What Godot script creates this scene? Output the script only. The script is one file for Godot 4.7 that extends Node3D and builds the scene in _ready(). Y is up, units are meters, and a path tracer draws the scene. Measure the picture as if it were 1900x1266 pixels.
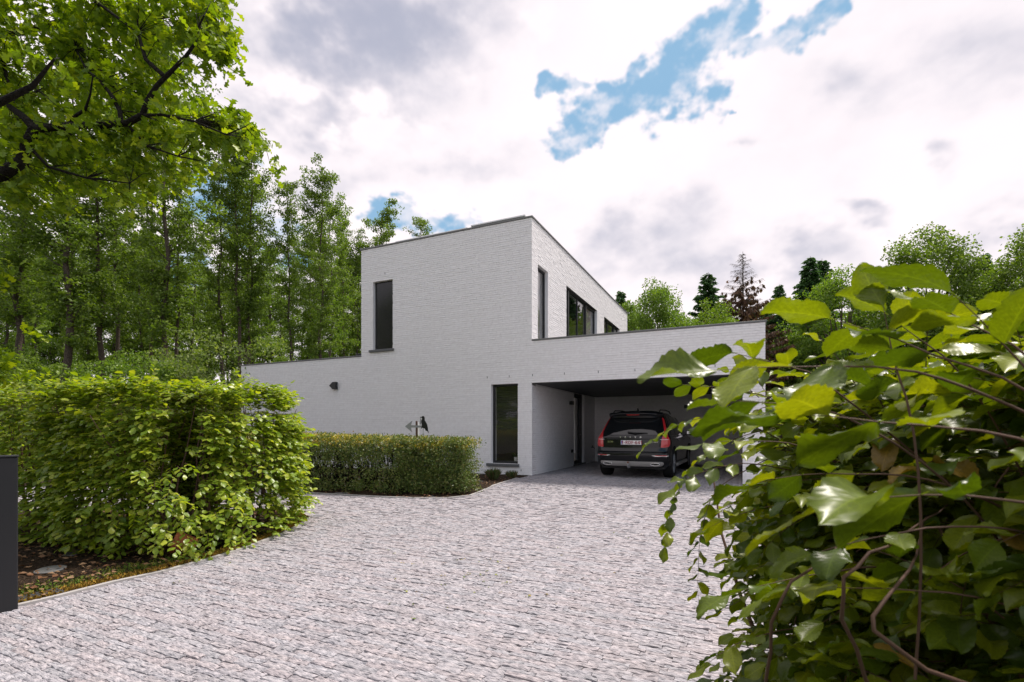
extends Node3D
# A white painted brick house with a carport, seen past beech hedges over a driveway of split stone.
# Metres; the camera stands at the origin (1.27 m up) and looks along -z. House axes: local x along the front, -z into the depth.

const CAM_H := 1.27
const HOUSE_AT := Vector3(0.54, 0.0, -13.4)
const HOUSE_TURN := -24.9
const COURSE := 0.06

var M := {}
var rng := RandomNumberGenerator.new()
var taken := {}
var clock := 0

# ------------------------------------------------------------------ mesh collecting
class MB:
	var v := PackedVector3Array()
	var n := PackedVector3Array()
	var c := PackedColorArray()
	var uv := PackedVector2Array()
	var col := Color.WHITE
	var with_uv := false

	# corners counter-clockwise as seen from outside
	func tri(a: Vector3, b: Vector3, d: Vector3) -> void:
		var k := (b - a).cross(d - a).normalized()
		v.push_back(a); v.push_back(d); v.push_back(b)
		n.push_back(k); n.push_back(k); n.push_back(k)
		c.push_back(col); c.push_back(col); c.push_back(col)

	func quad(a: Vector3, b: Vector3, d: Vector3, e: Vector3) -> void:
		tri(a, b, d)
		tri(a, d, e)

	func tri_n(a: Vector3, b: Vector3, d: Vector3, na: Vector3, nb: Vector3, nd: Vector3) -> void:
		v.push_back(a); v.push_back(d); v.push_back(b)
		n.push_back(na); n.push_back(nd); n.push_back(nb)
		c.push_back(col); c.push_back(col); c.push_back(col)

	func quad_n(a: Vector3, b: Vector3, d: Vector3, e: Vector3, na: Vector3, nb: Vector3, nd: Vector3, ne: Vector3) -> void:
		tri_n(a, b, d, na, nb, nd)
		tri_n(a, d, e, na, nd, ne)

	func box(lo: Vector3, hi: Vector3, x := Transform3D.IDENTITY) -> void:
		var p := []
		for k in 8:
			p.append(x * Vector3(hi.x if k & 1 else lo.x, hi.y if k & 2 else lo.y, hi.z if k & 4 else lo.z))
		quad(p[4], p[5], p[7], p[6])
		quad(p[1], p[0], p[2], p[3])
		quad(p[5], p[1], p[3], p[7])
		quad(p[0], p[4], p[6], p[2])
		quad(p[6], p[7], p[3], p[2])
		quad(p[0], p[1], p[5], p[4])

	# a box with chamfered edges
	func cbox(lo: Vector3, hi: Vector3, b := 0.005, x := Transform3D.IDENTITY) -> void:
		var m := (lo + hi) / 2.0
		var h := (hi - lo) / 2.0
		b = minf(b, minf(h.x, minf(h.y, h.z)) * 0.9)
		var g := func(sx, sy, sz, ax) -> Vector3:
			var q := Vector3(h.x - (0.0 if ax == 0 else b), h.y - (0.0 if ax == 1 else b), h.z - (0.0 if ax == 2 else b))
			return x * (m + Vector3(sx, sy, sz) * q)
		for s in [-1, 1]:
			out4(x * m, g.call(s, -1, -1, 0), g.call(s, 1, -1, 0), g.call(s, 1, 1, 0), g.call(s, -1, 1, 0))
			out4(x * m, g.call(-1, s, -1, 1), g.call(1, s, -1, 1), g.call(1, s, 1, 1), g.call(-1, s, 1, 1))
			out4(x * m, g.call(-1, -1, s, 2), g.call(1, -1, s, 2), g.call(1, 1, s, 2), g.call(-1, 1, s, 2))
			for q in [-1, 1]:
				out4(x * m, g.call(-1, s, q, 1), g.call(1, s, q, 1), g.call(1, s, q, 2), g.call(-1, s, q, 2))
				out4(x * m, g.call(s, -1, q, 0), g.call(s, 1, q, 0), g.call(s, 1, q, 2), g.call(s, -1, q, 2))
				out4(x * m, g.call(s, q, -1, 0), g.call(s, q, 1, 0), g.call(s, q, 1, 1), g.call(s, q, -1, 1))
				for w in [-1, 1]:
					out3(x * m, g.call(s, q, w, 0), g.call(s, q, w, 1), g.call(s, q, w, 2))

	func out3(mid: Vector3, a: Vector3, b: Vector3, d: Vector3) -> void:
		if (b - a).cross(d - a).dot(a - mid) < 0.0:
			tri(a, d, b)
		else:
			tri(a, b, d)

	func out4(mid: Vector3, a: Vector3, b: Vector3, d: Vector3, e: Vector3) -> void:
		if (b - a).cross(d - a).dot((a + d) / 2.0 - mid) < 0.0:
			quad(e, d, b, a)
		else:
			quad(a, b, d, e)

	# a round bar through points, radii one per point
	func tube(pts: Array, radii: Array, sides := 6, capped := false) -> void:
		var rings := []
		var norms := []
		var axis := Vector3.UP
		for i in pts.size():
			var d: Vector3 = (pts[mini(i + 1, pts.size() - 1)] - pts[maxi(i - 1, 0)])
			d = d.normalized() if d.length() > 1e-9 else Vector3.UP
			var side := d.cross(axis)
			if side.length() < 0.05:
				side = d.cross(Vector3.RIGHT)
			side = side.normalized()
			var top := side.cross(d).normalized()
			axis = top
			var ring := []
			var nn := []
			for k in sides:
				var a := TAU * k / sides
				var o := side * cos(a) + top * sin(a)
				nn.append(o)
				ring.append(pts[i] + o * radii[i])
			rings.append(ring)
			norms.append(nn)
		for i in pts.size() - 1:
			for k in sides:
				var q := (k + 1) % sides
				quad_n(rings[i][q], rings[i][k], rings[i + 1][k], rings[i + 1][q], norms[i][q], norms[i][k], norms[i + 1][k], norms[i + 1][q])
		if capped:
			for e in [0, pts.size() - 1]:
				for k in sides:
					out3(pts[e] * 2.0 - pts[1 if e == 0 else e - 1] if false else pts[1 if e == 0 else e - 1], pts[e], rings[e][k], rings[e][(k + 1) % sides])

	# profile [radius, height] turned about an axis
	func lathe(profile: Array, x := Transform3D.IDENTITY, sides := 20) -> void:
		for i in profile.size() - 1:
			var r0: float = profile[i][0]
			var r1: float = profile[i + 1][0]
			var y0: float = profile[i][1]
			var y1: float = profile[i + 1][1]
			var k2 := Vector2(y1 - y0, r0 - r1).normalized()
			for k in sides:
				var a := TAU * k / sides
				var b := TAU * (k + 1) / sides
				var ca := Vector3(cos(a), 0, -sin(a))
				var cb := Vector3(cos(b), 0, -sin(b))
				var na := (x.basis * (ca * k2.x + Vector3.UP * k2.y)).normalized()
				var nb := (x.basis * (cb * k2.x + Vector3.UP * k2.y)).normalized()
				quad_n(x * (ca * r0 + Vector3.UP * y0), x * (cb * r0 + Vector3.UP * y0), x * (cb * r1 + Vector3.UP * y1), x * (ca * r1 + Vector3.UP * y1), na, nb, nb, na)

	# a flat outline (counter-clockwise in x, y) given thickness along z
	func prism(outline: PackedVector2Array, z0: float, z1: float, x := Transform3D.IDENTITY) -> void:
		if Geometry2D.is_polygon_clockwise(outline):
			outline.reverse()
		var idx := Geometry2D.triangulate_polygon(outline)
		for k in range(0, idx.size(), 3):
			var a := outline[idx[k]]
			var b := outline[idx[k + 1]]
			var d := outline[idx[k + 2]]
			if (b - a).cross(d - a) < 0:
				var t := b
				b = d
				d = t
			tri(x * Vector3(a.x, a.y, z1), x * Vector3(b.x, b.y, z1), x * Vector3(d.x, d.y, z1))
			tri(x * Vector3(a.x, a.y, z0), x * Vector3(d.x, d.y, z0), x * Vector3(b.x, b.y, z0))
		for k in outline.size():
			var p := outline[k]
			var q := outline[(k + 1) % outline.size()]
			quad(x * Vector3(p.x, p.y, z0), x * Vector3(q.x, q.y, z0), x * Vector3(q.x, q.y, z1), x * Vector3(p.x, p.y, z1))

	func stamp(t: Dictionary, x: Transform3D, color: Color) -> void:
		v.append_array(x * t.v)
		n.append_array(Transform3D(x.basis.orthonormalized(), Vector3.ZERO) * t.n)
		var k := PackedColorArray()
		k.resize(t.v.size())
		k.fill(color)
		c.append_array(k)
		if with_uv:
			uv.append_array(t.uv)

	func mesh() -> ArrayMesh:
		var a := []
		a.resize(Mesh.ARRAY_MAX)
		a[Mesh.ARRAY_VERTEX] = v
		a[Mesh.ARRAY_NORMAL] = n
		a[Mesh.ARRAY_COLOR] = c
		if uv.size() == v.size():
			a[Mesh.ARRAY_TEX_UV] = uv
		var m := ArrayMesh.new()
		m.add_surface_from_arrays(Mesh.PRIMITIVE_TRIANGLES, a)
		return m


func numbered(called: String) -> String:
	taken[called] = taken.get(called, -1) + 1
	return called if taken[called] == 0 else "%s_%03d" % [called, taken[called]]

func build(st: MB, called: String, mat: Material, parent: Node = self) -> MeshInstance3D:
	return put(st.mesh(), called, mat, parent)

func put(mesh: Mesh, called: String, mat: Material, parent: Node = self) -> MeshInstance3D:
	var o := MeshInstance3D.new()
	o.name = numbered(called) if parent == self else called
	o.mesh = mesh
	o.material_override = mat
	parent.add_child(o, true)
	return o

func tag(o: Node, label := "", category := "", group := "", kind := "") -> void:
	if label: o.set_meta("label", label)
	if category: o.set_meta("category", category)
	if group: o.set_meta("group", group)
	if kind: o.set_meta("kind", kind)

func base(called: String, at: Vector3, turn := 0.0, label := "", category := "", group := "") -> Node3D:
	var o := Node3D.new()
	o.name = numbered(called)
	add_child(o)
	o.position = at
	o.rotation_degrees.y = turn
	tag(o, label, category, group)
	return o

func copy(o: Node3D, at: Vector3, turn: float, scale3: Vector3, label: String, group := "") -> Node3D:
	var d: Node3D = o.duplicate()
	d.name = numbered(String(o.name).rstrip("0123456789").trim_suffix("_"))
	add_child(d)
	d.transform = Transform3D(Basis(Vector3.UP, deg_to_rad(turn)).scaled(scale3), at)
	d.set_meta("label", label)
	if group: d.set_meta("group", group)
	return d

func px(x: float, y: float, depth: float) -> Vector3:   # a point of the place from its bearing and its distance
	return Vector3((x - 950.0) / 915.0 * depth, CAM_H + (796.0 - y) / 915.0 * depth, -depth)

func mark(what: String) -> void:
	print("%6d ms  %s" % [Time.get_ticks_msec() - clock, what])

func lin(r: float, g: float, b: float) -> Color:
	return Color(r, g, b).linear_to_srgb()

# ------------------------------------------------------------------ materials
func noise_tex(size: int, freq: float, seed_: int, lo: Color, hi: Color, kind := FastNoiseLite.TYPE_SIMPLEX_SMOOTH, octaves := 4, mid := 0.5) -> NoiseTexture2D:
	var f := FastNoiseLite.new()
	f.noise_type = kind
	f.frequency = freq
	f.seed = seed_
	f.fractal_octaves = octaves
	var t := NoiseTexture2D.new()
	t.width = size
	t.height = size
	t.seamless = true
	t.noise = f
	var g := Gradient.new()
	g.offsets = PackedFloat32Array([clampf(mid - 0.35, 0, 1), clampf(mid + 0.35, 0, 1)])
	g.colors = PackedColorArray([lo, hi])
	t.color_ramp = g
	return t

func mat(called: String, color: Color, rough: float, metal := 0.0, spec := 0.5) -> StandardMaterial3D:
	var m := StandardMaterial3D.new()
	m.resource_name = called
	m.albedo_color = color
	m.roughness = rough
	m.metallic = metal
	m.metallic_specular = spec
	M[called] = m
	return m

func world_map(m: StandardMaterial3D, scale: float) -> void:
	m.uv1_triplanar = true
	m.uv1_world_triplanar = true
	m.uv1_scale = Vector3.ONE * scale

func leaf_mat(called: String, tint: Color, rough: float, through: Color, spec := 0.5) -> StandardMaterial3D:
	var m := mat(called, tint, rough, 0.0, spec)
	m.vertex_color_use_as_albedo = true
	m.backlight_enabled = true
	m.backlight = through
	m.cull_mode = BaseMaterial3D.CULL_DISABLED
	return m

func make_materials() -> void:
	var grain := noise_tex(512, 0.03, 3, Color(0.25, 0.25, 0.25), Color(1, 1, 1))
	var coarse := noise_tex(512, 0.012, 9, Color(0.955, 0.95, 0.95), Color(1, 1, 1))
	var w := mat("white_brick", lin(0.90, 0.89, 0.898), 0.62, 0.0, 0.4)
	w.albedo_texture = coarse
	w.heightmap_enabled = true
	w.heightmap_texture = grain
	w.heightmap_scale = 0.15
	world_map(w, 1.3)
	var w2 := mat("white_mortar", lin(0.78, 0.77, 0.775), 0.8, 0.0, 0.3)
	w2.heightmap_enabled = true
	w2.heightmap_texture = grain
	w2.heightmap_scale = 0.4
	world_map(w2, 2.0)
	var pl := mat("plaster", lin(0.11, 0.105, 0.10), 0.9, 0.0, 0.3)
	pl.albedo_texture = coarse
	world_map(pl, 0.5)
	mat("interior_floor", lin(0.08, 0.065, 0.05), 0.5)
	mat("anthracite", lin(0.012, 0.013, 0.015), 0.45, 0.0, 0.5)
	mat("anthracite_matt", lin(0.028, 0.03, 0.033), 0.7, 0.0, 0.4)
	var ceil_ := mat("ceiling_panel", lin(0.045, 0.048, 0.05), 0.5, 0.0, 0.4)
	ceil_.albedo_texture = coarse
	world_map(ceil_, 0.4)
	var cop := mat("coping_metal", lin(0.16, 0.165, 0.165), 0.5, 0.3)
	cop.albedo_texture = coarse
	world_map(cop, 0.8)
	var blue := mat("bluestone", lin(0.13, 0.135, 0.14), 0.6)
	blue.albedo_texture = noise_tex(256, 0.05, 4, Color(0.8, 0.8, 0.8), Color(1, 1, 1))
	world_map(blue, 2.0)
	var gl := mat("glass", Color(0.05, 0.08, 0.075, 0.08), 0.02)
	gl.transparency = BaseMaterial3D.TRANSPARENCY_ALPHA
	var sc := mat("screen_cloth", lin(0.022, 0.022, 0.022), 0.12, 0.0, 0.5)
	sc.albedo_texture = noise_tex(256, 0.06, 21, Color(0.7, 0.7, 0.7), Color(1, 1, 1))
	world_map(sc, 3.0)
	mat("blind_slat", lin(0.05, 0.055, 0.055), 0.4)
	mat("curtain", lin(0.45, 0.43, 0.41), 0.9)
	mat("white_paint", lin(0.78, 0.78, 0.76), 0.4)
	mat("black_paint", lin(0.006, 0.007, 0.009), 0.35)
	mat("warm_lamp", lin(0.7, 0.68, 0.6), 0.3)
	mat("panel_edge", lin(0.74, 0.74, 0.75), 0.4)
	mat("solar_cell", lin(0.012, 0.014, 0.03), 0.15)
	# stone
	var st := mat("split_stone", Color.WHITE, 0.85, 0.0, 0.35)
	st.vertex_color_use_as_albedo = true
	st.albedo_texture = noise_tex(1024, 0.02, 31, Color(0.66, 0.66, 0.685), Color(1, 0.98, 0.99), FastNoiseLite.TYPE_SIMPLEX_SMOOTH, 5, 0.4)
	st.heightmap_enabled = true
	st.heightmap_texture = noise_tex(1024, 0.025, 33, Color(0, 0, 0), Color(1, 1, 1), FastNoiseLite.TYPE_SIMPLEX_SMOOTH, 5)
	st.heightmap_scale = 0.9
	st.uv1_triplanar = true
	st.uv1_scale = Vector3(0.7, 1.0, 2.2)
	var jt := mat("joint_grit", lin(0.24, 0.23, 0.225), 0.95, 0.0, 0.2)
	jt.albedo_texture = noise_tex(512, 0.08, 12, Color(0.5, 0.5, 0.5), Color(1, 1, 1))
	world_map(jt, 2.0)
	var so := mat("soil", lin(0.085, 0.058, 0.038), 0.95, 0.0, 0.2)
	so.albedo_texture = noise_tex(512, 0.05, 13, Color(0.45, 0.45, 0.45), Color(1, 1, 1))
	so.heightmap_enabled = true
	so.heightmap_texture = noise_tex(512, 0.05, 14, Color(0, 0, 0), Color(1, 1, 1))
	so.heightmap_scale = 3.0
	world_map(so, 1.2)
	var gr := mat("forest_ground", lin(0.055, 0.075, 0.022), 0.95, 0.0, 0.2)
	gr.albedo_texture = noise_tex(512, 0.03, 15, Color(0.45, 0.42, 0.4), Color(1, 1, 1))
	world_map(gr, 0.35)
	mat("edging", lin(0.33, 0.32, 0.31), 0.85)
	# wood and leaves
	var bk := mat("bark", lin(0.20, 0.155, 0.12), 0.9, 0.0, 0.3)
	bk.albedo_texture = noise_tex(512, 0.03, 41, Color(0.55, 0.55, 0.55), Color(1, 1, 1))
	bk.heightmap_enabled = true
	bk.heightmap_texture = noise_tex(512, 0.04, 42, Color(0, 0, 0), Color(1, 1, 1))
	bk.heightmap_scale = 3.0
	world_map(bk, 1.0)
	bk.uv1_scale = Vector3(2.5, 0.7, 2.5)
	var bd := mat("dark_bark", lin(0.035, 0.028, 0.022), 0.9, 0.0, 0.3)
	bd.albedo_texture = bk.albedo_texture
	bd.albedo_color = lin(0.03, 0.025, 0.02)
	bd.heightmap_enabled = true
	bd.heightmap_texture = bk.heightmap_texture
	bd.heightmap_scale = 2.0
	world_map(bd, 2.0)
	mat("twig", lin(0.11, 0.062, 0.042), 0.7, 0.0, 0.4)
	mat("shoot", lin(0.16, 0.14, 0.04), 0.6, 0.0, 0.4)
	leaf_mat("beech_leaf", Color.WHITE, 0.36, Color(1.0, 0.97, 0.4), 0.52)
	leaf_mat("hedge_leaf", Color.WHITE, 0.36, Color(1.0, 1.0, 0.45), 0.5)
	leaf_mat("privet_leaf", Color.WHITE, 0.45, Color(0.7, 0.75, 0.4), 0.45)
	leaf_mat("oak_leaf", Color.WHITE, 0.45, Color(1.0, 1.0, 0.45), 0.45)
	leaf_mat("wood_leaf", Color.WHITE, 0.5, Color(0.95, 1.0, 0.5), 0.4)
	leaf_mat("needle", Color.WHITE, 0.7, Color(0.7, 0.75, 0.5), 0.3)
	leaf_mat("litter", Color.WHITE, 0.85, Color(0.3, 0.3, 0.2), 0.2)
	# car
	var cp := mat("car_paint", lin(0.004, 0.005, 0.0065), 0.25, 0.0, 0.35)
	cp.clearcoat_enabled = true
	cp.clearcoat = 0.5
	cp.clearcoat_roughness = 0.03
	mat("car_glass", lin(0.006, 0.007, 0.008), 0.03, 0.0, 0.6)
	mat("car_trim", lin(0.012, 0.012, 0.013), 0.6)
	var tl := mat("tail_light", lin(0.48, 0.01, 0.016), 0.1, 0.0, 0.6)
	tl.clearcoat_enabled = true
	tl.clearcoat = 1.0
	mat("chrome", lin(0.72, 0.72, 0.73), 0.16, 1.0)
	mat("silver", lin(0.48, 0.47, 0.45), 0.38, 0.35)
	mat("tyre", lin(0.014, 0.014, 0.014), 0.8, 0.0, 0.3)
	mat("plate_white", lin(0.75, 0.73, 0.72), 0.4)
	mat("plate_red", lin(0.25, 0.015, 0.03), 0.5)
	mat("plate_blue", lin(0.02, 0.06, 0.35), 0.4)
	mat("rust", lin(0.16, 0.06, 0.03), 0.8)
	mat("terracotta", lin(0.36, 0.11, 0.05), 0.8)
	mat("galvanised", lin(0.32, 0.33, 0.34), 0.45, 0.4)

# ------------------------------------------------------------------ sky
func make_sky() -> ImageTexture:
	var w := 3072
	var h := 1536
	var data := PackedFloat32Array()
	data.resize(w * h * 3)
	var fa := FastNoiseLite.new()
	fa.seed = 5
	fa.frequency = 1.5
	fa.fractal_octaves = 5
	var fb := FastNoiseLite.new()
	fb.seed = 17
	fb.frequency = 5.0
	fb.fractal_octaves = 6
	fb.fractal_gain = 0.55
	var fd := FastNoiseLite.new()
	fd.seed = 41
	fd.frequency = 13.0
	fd.fractal_octaves = 5
	fd.fractal_gain = 0.6
	var fc := FastNoiseLite.new()
	fc.seed = 29
	fc.frequency = 0.9
	fc.fractal_octaves = 4
	# breaks in the cloud (bearing, height, bearing, height, half width: tangents of angles) and grey bellies (bearing, height, half widths, depth)
	var gaps := [[0.075, 0.695, 0.15, 0.715, 0.016], [0.155, 0.655, 0.215, 0.70, 0.036], [0.105, 0.565, 0.15, 0.60, 0.02], [0.15, 0.60, 0.20, 0.66, 0.028], [0.215, 0.69, 0.25, 0.75, 0.03], [0.26, 0.67, 0.36, 0.76, 0.045], [0.36, 0.76, 0.47, 0.86, 0.036], [0.45, 0.77, 0.58, 0.79, 0.025], [0.60, 0.80, 0.66, 0.86, 0.02], [-0.27, 0.42, -0.10, 0.405, 0.02], [-0.17, 0.40, -0.06, 0.43, 0.022], [-0.62, 0.45, -0.45, 0.40, 0.05], [-0.85, 0.30, -0.65, 0.32, 0.04]]
	var bellies := [[-0.30, 0.84, 0.24, 0.12, 1.9], [-0.43, 0.66, 0.12, 0.09, 1.0], [-0.24, 0.66, 0.12, 0.05, 0.35], [0.19, 0.41, 0.12, 0.05, 0.4], [0.36, 0.43, 0.11, 0.05, 0.25], [0.28, 0.33, 0.16, 0.05, 0.28], [0.50, 0.32, 0.16, 0.05, 0.4], [0.63, 0.345, 0.1, 0.04, 0.4], [1.02, 0.40, 0.09, 0.06, 0.7], [0.865, 0.545, 0.022, 0.022, 0.6], [0.73, 0.42, 0.05, 0.018, 0.45], [0.46, 0.60, 0.03, 0.014, 0.35], [0.70, 0.70, 0.1, 0.05, 0.25], [1.0, 0.75, 0.2, 0.1, 0.25], [-0.10, 0.55, 0.15, 0.05, 0.3], [-0.35, 0.50, 0.14, 0.04, 0.25]]
	for j in h / 2 + 6:
		var el := PI * (0.5 - (j + 0.5) / h)
		var ce := cos(el)
		var se := sin(el)
		for i in w:
			var az := TAU * (i + 0.5) / w
			var d := Vector3(sin(az) * ce, se, -cos(az) * ce)
			var q := Vector3(d.x, d.y * 1.6, d.z)
			var n1 := fa.get_noise_3dv(q)
			var n2 := fb.get_noise_3dv(q)
			var blue := 0.0
			var grey := 0.0
			var front := clampf((-d.z - 0.12) / 0.2, 0.0, 1.0)
			if front < 1.0:
				var n3 := fc.get_noise_3dv(q)
				blue = (1.0 - front) * smoothstep(0.22, 0.42, n3 + n2 * 0.3)
				grey = (1.0 - front) * smoothstep(0.05, 0.5, n1 + n2 * 0.3) * 0.8
			if front > 0.0:
				var p := Vector2(d.x, d.y) / -d.z
				var pw := p + Vector2(n2, fb.get_noise_3d(q.z + 3.0, q.x, q.y)) * 0.085
				for g in gaps:
					if absf(pw.x - g[0]) > 0.3 or absf(pw.y - g[1]) > 0.25:
						continue
					var a := Vector2(g[0], g[1])
					var ab := Vector2(g[2], g[3]) - a
					var t := clampf((pw - a).dot(ab) / ab.length_squared(), 0.0, 1.0)
					var dist := (pw - a - ab * t).length()
					blue = maxf(blue, front * (1.0 - dist / (g[4] * 2.2)))
				if blue > 0.0:
					var n4 := fd.get_noise_3dv(q)
					blue = smoothstep(0.34, 0.72, blue - n2 * 0.6 - n4 * 0.55) * clampf(0.95 - smoothstep(-0.3, 0.4, n4 + n2 * 0.5) * 0.6, 0.0, 1.0)
				for b in bellies:
					var e := Vector2((pw.x - b[0]) / b[2], (pw.y - b[1]) / b[3])
					var r2 := e.length_squared()
					if r2 < 4.0:
						grey += front * 1.5 * b[4] * exp(-r2 * 1.2) * clampf(0.8 + n2 * 2.2, 0.0, 1.7)
				grey += front * 0.10 * smoothstep(0.0, 0.5, n1 + n2 * 0.4)
			grey = 1.0 - exp(-1.15 * maxf(grey * (1.0 + fd.get_noise_3dv(q) * 0.75), 0.0))
			var r := lerpf(0.71, 0.30, grey) + n2 * 0.03
			var gg := lerpf(0.655, 0.312, grey) + n2 * 0.03
			var bb := lerpf(0.675, 0.39, grey) + n2 * 0.025
			var k := (j * w + i) * 3
			data[k] = lerpf(r, 0.12, blue * 0.92)
			data[k + 1] = lerpf(gg, 0.29, blue * 0.92)
			data[k + 2] = lerpf(bb, 0.46, blue * 0.92)
	for j in range(h / 2 + 6, h):
		for i in w:
			var k := (j * w + i) * 3
			data[k] = 0.25
			data[k + 1] = 0.25
			data[k + 2] = 0.22
	return ImageTexture.create_from_image(Image.create_from_data(w, h, false, Image.FORMAT_RGBF, data.to_byte_array()))

# ------------------------------------------------------------------ scene
func _ready() -> void:
	clock = Time.get_ticks_msec()
	rng.seed = 20240
	var cam := Camera3D.new()
	cam.name = "camera"
	add_child(cam)
	cam.position = Vector3(0, CAM_H, 0)
	var at := CameraAttributesPhysical.new()
	at.frustum_focal_length = 17.3
	at.frustum_focus_distance = 9.0
	at.frustum_near = 0.05
	at.frustum_far = 600.0
	at.exposure_aperture = 9.0
	cam.attributes = at
	cam.projection = Camera3D.PROJECTION_FRUSTUM
	cam.near = 0.05
	cam.far = 600.0
	cam.size = 0.05 * 1266.0 / 915.0
	cam.frustum_offset = Vector2(0, 0.05 * 163.0 / 915.0)
	cam.current = true

	var env := Environment.new()
	env.background_mode = Environment.BG_SKY
	var sm := PanoramaSkyMaterial.new()
	sm.panorama = make_sky()
	sm.energy_multiplier = 1.0
	env.sky = Sky.new()
	env.sky.sky_material = sm
	env.tonemap_mode = Environment.TONE_MAPPER_LINEAR
	env.tonemap_exposure = 1.54
	env.sdfgi_enabled = true
	env.ssao_enabled = true
	env.ssil_enabled = true
	var we := WorldEnvironment.new()
	we.name = "environment"
	we.environment = env
	add_child(we)
	var sun := DirectionalLight3D.new()
	sun.name = "sun"
	add_child(sun)
	sun.look_at_from_position(Vector3(0.37, 0.88, -0.30) * 50.0, Vector3.ZERO, Vector3.UP)
	sun.light_color = Color(1.0, 0.96, 0.93)
	sun.light_energy = 1.25
	sun.light_angular_distance = 10.0
	sun.shadow_enabled = true
	mark("sky")

	make_materials()
	make_templates()
	make_ground()
	mark("ground")
	make_house()
	mark("house")
	make_woods()
	mark("woods")
	make_oak()
	mark("oak")
	make_left_hedge()
	mark("long beech hedge")
	make_privet()
	mark("privet")
	make_near_hedge()
	mark("near hedge")
	make_car()
	mark("car")
	make_details()
	mark("details")

# ------------------------------------------------------------------ leaf shapes: +x along the leaf, +y its upper side
var T := {}

func leaf_shape(ns: int, nc: int, seed_: int, half: float, pleat: float, droop: float, veins: float, lobed := false, petiole := 0.1) -> Dictionary:
	var r := RandomNumberGenerator.new()
	r.seed = seed_
	var wave := r.randf_range(0.0, TAU)
	var cup := r.randf_range(-0.2, 0.45)
	var twist := r.randf_range(-0.25, 0.25)
	var bend := r.randf_range(-0.14, 0.14)
	var edge := r.randf_range(0.04, 0.10)
	var at := func(t: float, s: float) -> Vector3:
		var hw := half * pow(maxf(sin(PI * pow(t, 0.92)), 0.0), 0.85)
		if lobed:
			hw = half * pow(maxf(sin(PI * pow(t, 1.45)), 0.0), 0.6) * (0.24 + 0.76 * absf(sin(PI * (t * 3.0 + 0.05))))
		else:
			hw *= 1.0 + 0.05 * sin(t * veins * TAU) * absf(s)
		var a := absf(s)
		var x := t - (0.0 if lobed else 0.0) + (0.09 * a * sin(PI * t) if not lobed else 0.12 * a * sin(PI * t))
		var saw := absf(fposmod((t - 0.26 * a * hw / half) * veins, 1.0) - 0.5) * 2.0 - 0.5
		var y := -droop * t * t + cup * a * hw + twist * s * hw * t + pleat * saw * sqrt(a) * sin(PI * minf(t, 0.97))
		y += edge * sin(t * 8.0 + wave + (1.3 if s > 0 else 0.0)) * a * a * (0.5 if lobed else 1.0)
		return Vector3(x, y, s * hw + bend * t * t)
	var p := []
	for i in ns + 1:
		var row := []
		for j in range(-nc, nc + 1):
			row.append(at.call(float(i) / ns, float(j) / nc))
		p.append(row)
	var w := 2 * nc
	var nn := []
	for i in ns + 1:
		var row := []
		for j in w + 1:
			var da: Vector3 = p[mini(i + 1, ns)][j] - p[maxi(i - 1, 0)][j]
			var jj := clampi(j, 0, w)
			var db: Vector3 = p[clampi(i, 1, ns - 1)][mini(jj + 1, w)] - p[clampi(i, 1, ns - 1)][maxi(jj - 1, 0)]
			var k := db.cross(da)
			row.append(k.normalized() if k.length() > 1e-9 else Vector3.UP)
		nn.append(row)
	var m := MB.new()
	m.with_uv = true
	for i in ns:
		for j in w:
			var u0 := Vector2(float(i) / ns, float(j) / w)
			var u1 := Vector2(float(i + 1) / ns, float(j + 1) / w)
			if i > 0:
				m.tri_n(p[i][j], p[i][j + 1], p[i + 1][j + 1], nn[i][j], nn[i][j + 1], nn[i + 1][j + 1])
				m.uv.append_array([u0, u1, Vector2(u0.x, u1.y)])
			if i < ns - 1:
				m.tri_n(p[i][j], p[i + 1][j + 1], p[i + 1][j], nn[i][j], nn[i + 1][j + 1], nn[i + 1][j])
				m.uv.append_array([u0, Vector2(u1.x, u0.y), u1])
			elif i == ns - 1 and false:
				pass
	if petiole > 0.0:
		m.tri_n(Vector3(-petiole, 0, 0), Vector3(0.02, 0, 0.018), Vector3(0.02, 0, -0.018), Vector3.UP, Vector3.UP, Vector3.UP)
		m.uv.append_array([Vector2(0, 0.5), Vector2(0.02, 0.5), Vector2(0.02, 0.5)])
	return {"v": m.v, "n": m.n, "uv": m.uv}

func diamond(fold: float, half: float) -> Dictionary:
	var m := MB.new()
	m.quad(Vector3(0, 0, 0), Vector3(0.5, fold, half), Vector3(1, -0.12, 0), Vector3(0.5, fold, -half))
	return {"v": m.v, "n": m.n, "uv": PackedVector2Array()}

func make_templates() -> void:
	T.beech_hi = []
	T.beech_mid = []
	T.beech_low = []
	T.oak = []
	for k in 8:
		T.beech_hi.append(leaf_shape(22, 4, 100 + k, 0.31, 0.05, [0.05, 0.2, 0.32, 0.12, 0.0, 0.25, 0.4, 0.15][k], 9.0))
	for k in 6:
		T.beech_mid.append(leaf_shape(10, 2, 120 + k, 0.31, 0.04, [0.05, 0.2, 0.32, 0.12, 0.0, 0.25][k], 5.0))
	for k in 5:
		T.beech_low.append(leaf_shape(4, 1, 140 + k, 0.35, 0.0, [0.1, 0.3, 0.2, 0.0, 0.15][k], 3.0, false, 0.0))
	for k in 5:
		T.oak.append(leaf_shape(15, 1, 160 + k, 0.40, 0.0, [0.1, 0.3, 0.2, -0.1, 0.15][k], 3.0, true, 0.06))
	T.bit = [diamond(0.12, 0.3), diamond(-0.1, 0.34), diamond(0.05, 0.4)]
	T.spray = [diamond(0.06, 0.3), diamond(-0.08, 0.24)]
	T.blade = [diamond(0.02, 0.06)]

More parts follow.
